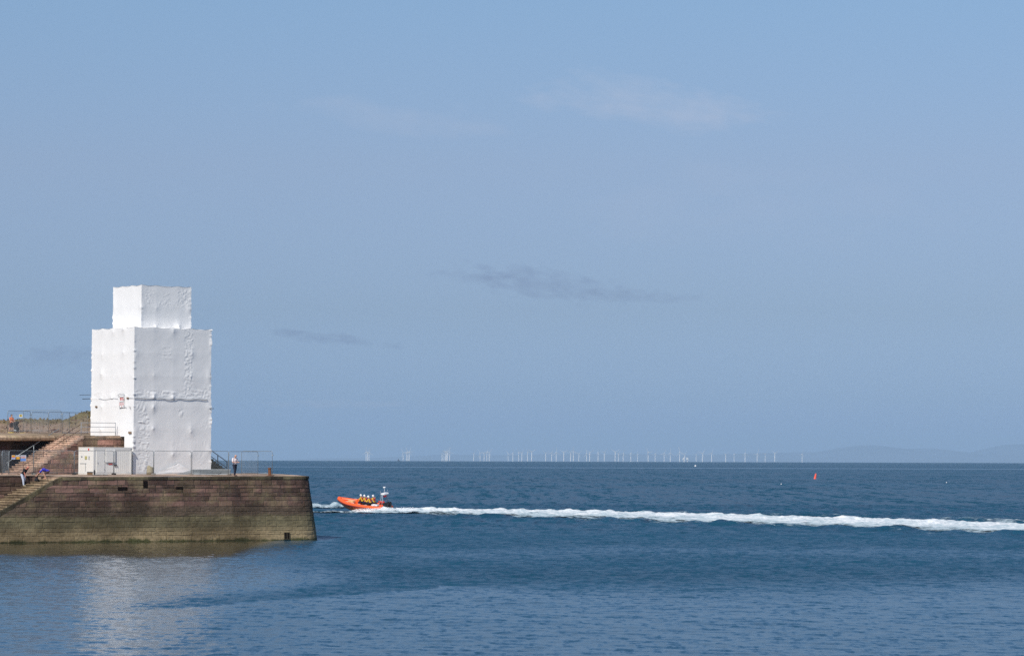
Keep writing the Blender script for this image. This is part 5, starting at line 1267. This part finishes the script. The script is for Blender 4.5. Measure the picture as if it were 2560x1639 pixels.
# spray thrown up beside and behind the hull
def spray():
    mb = MB(); r = random.Random(9)
    def mound(cx, cy, lx, ly, h, ang, n, seed, dens=1.0):
        ca, sa = math.cos(ang), math.sin(ang)
        nx, ny = 90, 34; vs = []
        for j in range(ny+1):
            for i in range(nx+1):
                a = -1 + 2*i/nx; b = -1 + 2*j/ny
                e = max(0, 1 - abs(a)**2.6) * max(0, 1 - b*b)
                x = cx + ca*a*lx - sa*b*ly; y = cy + sa*a*lx + ca*b*ly
                nz = 0.55 + 0.8*abs(mnoise.fractal(Vector((x*0.9, y*0.9, seed)), 0.9, 2.2, 5))
                vs.append((x, y, -0.12 + h*e*nz*(0.55+0.45*math.sin((a+1)*1.3))))
        mb.add(vs, [(j*(nx+1)+i, j*(nx+1)+i+1, (j+1)*(nx+1)+i+1, (j+1)*(nx+1)+i) for j in range(ny) for i in range(nx)], smooth=True)
        for k in range(n):
            a = r.uniform(-1, 1); b = r.gauss(0, 0.45); e = max(0.03, 1 - abs(a)**2.6) * max(0.05, 1 - min(1, b*b))
            x = cx + ca*a*lx - sa*b*ly; y = cy + sa*a*lx + ca*b*ly; z = h*e*(0.5 + 0.75*r.random())
            s_ = r.uniform(0.012, 0.045)
            t_ = [(x+s_*r.uniform(-1.6, 1.6), y+s_*r.uniform(-1.6, 1.6), z+s_*r.uniform(-1, 1)) for _ in range(4)]
            mb.add(t_, [(0, 1, 2), (0, 2, 3), (0, 3, 1), (1, 3, 2)])
    hd = HEAD; d = Vector((math.cos(hd), math.sin(hd))); pt = Vector((-d.y, d.x))       # port side
    c = Vector((boat_root.x, boat_root.y))
    q = c + pt*1.6 - d*2.3; mound(q.x, q.y, 3.2, 1.2, 0.42, hd, 2600, 2)
    q = c + pt*1.6 - d*5.0; mound(q.x, q.y, 3.6, 1.9, 0.55, hd, 2600, 4)
    q = c - pt*0.3 - d*7.2; mound(q.x, q.y, 3.6, 2.2, 0.55, hd, 2200, 5)
    wd = (WAKE[2]-WAKE[1]).normalized(); an = math.atan2(wd.y, wd.x)
    q = c - d*9 + wd*3.0; mound(q.x, q.y, 6.0, 2.4, 0.45, an, 2500, 6)
    q = q + wd*9; mound(q.x, q.y, 8.0, 2.4, 0.32, an, 2200, 7)
    mb.build('spray', M['spray'], label='white spray thrown up along the side and stern of the lifeboat', kind='stuff')
spray()

# ------------------------------------------------------------------ buoys, ship, far platform
def sea_z(X, Y): return -(X*X + Y*Y)/(2*EARTH)
D = 1010.0; X = X_at(2037, D); o = empty('channel_buoy', (X, D, sea_z(X, D)-0.1), 0, 'tall red channel buoy leaning on the open sea at the right', 'buoy'); o.rotation_euler = (0, R(11), 0); o.scale = (0.8, 0.8, 0.8)
mb = MB(); mb.tube([(0, 0, -0.5), (0, 0, 0.0), (0, 0, 0.2), (0, 0, 1.9), (0, 0, 2.25), (0, 0, 2.3)], [0.6, 0.62, 0.50, 0.40, 0.36, 0.2], 16, smooth=True); mb.build('body', M['buoy_red'], o)
mb = MB(); mb.tube([(0, 0, 2.3), (0, 0, 2.75)], 0.10, 8); mb.build('lantern', M['buoy_red'], o)
mb = MB(); mb.ball((0.75, -0.3, 0.15), (0.25, 0.2, 0.2), 2); mb.build('mooring_float', M['white'], o)
for (px, D, r_, lb) in ((1738.5, 2500, 0.85, 'small white marker buoy below the wind farm'), (1953, 790, 0.16, 'tiny white float just left of and nearer than the red buoy'), (2366, 860, 0.16, 'tiny white float far right on the open sea')):
    X = X_at(px, D); o = empty('marker_buoy', (X, D, sea_z(X, D)), 0, lb, 'buoy', 'small white floats on the open sea')
    mb = MB(); mb.ball((0, 0, r_*0.6), r_, 3); mb.build('float', M['white'], o)
    mb = MB(); mb.tube([(0, 0, r_*1.5), (0, 0, r_*2.1)], r_*0.12, 6); mb.build('top_ring', M['ink_grey'], o)
D = 11500.0; X = X_at(997, D); o = empty('ship', (X, D, sea_z(X, D)), 0.3, 'tiny dark ship on the horizon left of the second turbine cluster', 'ship')
mb = MB(); mb.prism([(-8, -2.5), (6, -2.5), (9, 0), (6, 2.5), (-8, 2.5)], 0, 4.5); mb.build('hull', M['ink'], o)
mb = MB(); mb.box((-6, -2, 4.5), (0, 2, 11)); mb.box((-4, -.6, 11), (-2, .6, 15)); mb.build('wheelhouse', M['ink'], o); o.scale = (0.6, 0.6, 0.6)
for k, px in enumerate((1709, 1718)):
    D = 23500.0; X = X_at(px, D); o = empty('offshore_platform', (X, D, sea_z(X, D)), 0, ('left' if k == 0 else 'right') + ' one of two pale substation platforms among the turbines', 'platform', 'substation platforms in the wind farm')
    mb = MB(); mb.box((-9, -9, 27), (9, 9, 42)); mb.box((-6, -6, 42.2), (4, 6, 47)); mb.build('topside', M['turbine'], o)
    mb = MB(); mb.tube([(0, 0, -5), (0, 0, 27)], 3.5, 10); mb.build('pile', M['turbine'], o)

# ------------------------------------------------------------------ wind farm
def make_turbine():
    root = empty('wind_turbine', (0, 0, 0)); H = 80.0
    mb = MB(); mb.tube([(0, 0, -3), (0, 0, 14), (0, 0, 14.5), (0, 0, H-2)], [2.9, 2.9, 2.7, 1.7], 12); mb.build('tower', M['turbine'], root)
    mb = MB(); mb.box((-2.2, -3.5, H-2.2), (2.2, 8, H+2.2), bev=0.6); mb.build('nacelle', M['turbine'], root)
    return root
def make_rotor(root, ang, H=80.0, RL=45.0):
    mb = MB(); mb.ball((0, -4.6, H), 2.2, 2)
    for k in range(3):
        a = ang + k*2*math.pi/3; dx, dz_ = math.sin(a), math.cos(a); px_, pz_ = dz_, -dx; vs = []
        for t_, ch, th in ((1.5, 1.6, 0.9), (8, 2.0, 0.5), (25, 1.4, 0.3), (RL, 0.5, 0.12)):
            for sx, sy in ((-1, 0), (0, -1), (1, 0), (0, 1)):
                vs.append((dx*t_ + px_*ch*sx, -4.6 + th*sy, H + dz_*t_ + pz_*ch*sx))
        mb.add(vs, [(i*4+j, i*4+(j+1) % 4, (i+1)*4+(j+1) % 4, (i+1)*4+j) for i in range(3) for j in range(4)] + [(12, 13, 14, 15), (3, 2, 1, 0)])
    return mb.build('rotor', M['turbine'], root)
TURB = [(915.2, 98), (918.9, 101), (922.6, 93), (1007.9, 95), (1016.2, 98), (1020, 103), (1023.1, 103), (1105.2, 88), (1109.7, 78), (1113.4, 103), (1116, 103), (1118.6, 108), (1124.2, 101),
        (1184.3, 88), (1200.3, 93), (1210.2, 88), (1217.1, 98), (1223.2, 101), (1270.3, 83), (1282, 95), (1296.7, 98), (1304.5, 98), (1318.7, 105), (1329.1, 108), (1364.1, 93), (1379.2, 98), (1390.5, 103),
        (1409.2, 103), (1426.4, 106), (1433.4, 112), (1447, 87), (1466.4, 92), (1474, 102), (1495.2, 102), (1510.7, 107), (1537.8, 110), (1545.7, 94), (1557.9, 94), (1577.1, 99), (1593.9, 84), (1620.3, 110),
        (1637.8, 90), (1660.3, 95), (1675.6, 100), (1699.2, 110), (1711.3, 85), (1740.3, 85), (1756, 100), (1778.9, 100), (1814.2, 88), (1835.3, 90), (1862.5, 100), (1892.9, 95), (1912.8, 92), (1936.8, 102), (2005.3, 92)]
ones = ['first', 'second', 'third', 'fourth', 'fifth', 'sixth', 'seventh', 'eighth', 'ninth', 'tenth', 'eleventh', 'twelfth', 'thirteenth', 'fourteenth', 'fifteenth', 'sixteenth', 'seventeenth', 'eighteenth', 'nineteenth']
tens = {20: 'twenty', 30: 'thirty', 40: 'forty', 50: 'fifty'}; tenth = {20: 'twentieth', 30: 'thirtieth', 40: 'fortieth', 50: 'fiftieth'}
def ordinal(n):
    if n < 20: return ones[n-1]
    t_ = n//10*10; return tenth[t_] if n == t_ else tens[t_] + '-' + ones[n-t_-1]
base_t = make_turbine(); rotors = []
parts_t = [o for o in COL.objects if o.parent == base_t]
rot0 = make_rotor(base_t, 0.0); rot_meshes = [rot0.data]
for a in (R(20), R(40), R(60), R(85), R(105)):
    tmp = make_rotor(base_t, a); rot_meshes.append(tmp.data); bpy.data.objects.remove(tmp)
rt = random.Random(4)
for i, (px, h46) in enumerate(TURB):
    hp = h46/4.627                                               # hub height above the horizon in photo pixels
    D = 15000.0
    while D < 34000 and F*((80-CAMZ)/D - D/(2*EARTH)) + 9.9 > hp: D += 50
    X = X_at(px, D); o = base_t if i == 0 else base_t.copy()
    if i: COL.objects.link(o)
    o.location = (X, D, sea_z(X, D)); o.rotation_euler = (0, 0, R(rt.uniform(25, 50)))
    ri = rt.randrange(len(rot_meshes))
    if i == 0: rot0.data = rot_meshes[ri]
    else:
        for ch in parts_t: c_ = ch.copy(); COL.objects.link(c_); c_.parent = o
        c_ = rot0.copy(); COL.objects.link(c_); c_.parent = o; c_.data = rot_meshes[ri]
    n_ = len(TURB)
    lb = ('leftmost white wind turbine on the horizon' if i == 0 else 'rightmost white wind turbine, standing alone before the hills' if i == n_-1 else f'white wind turbine on the horizon, {ordinal(i+1)} from the left')
    tag(o, lb, 'wind turbine', 'offshore wind turbines along the horizon')

# ------------------------------------------------------------------ haze
m, t = newmat('sea_haze')
HAZE_D = 4.0e-5; HAZE_C = (0.535, 0.73, 0.92)
vol = t.n('ShaderNodeVolumePrincipled', {'Color': HAZE_C, 'Density': HAZE_D, 'Anisotropy': 0.0})
t.out(None, vol)
mb = MB(); mb.box((-26000, -1500, -420), (26000, 64500, 440)); mb.build('haze', m, label='thin blue sea haze', kind='stuff')
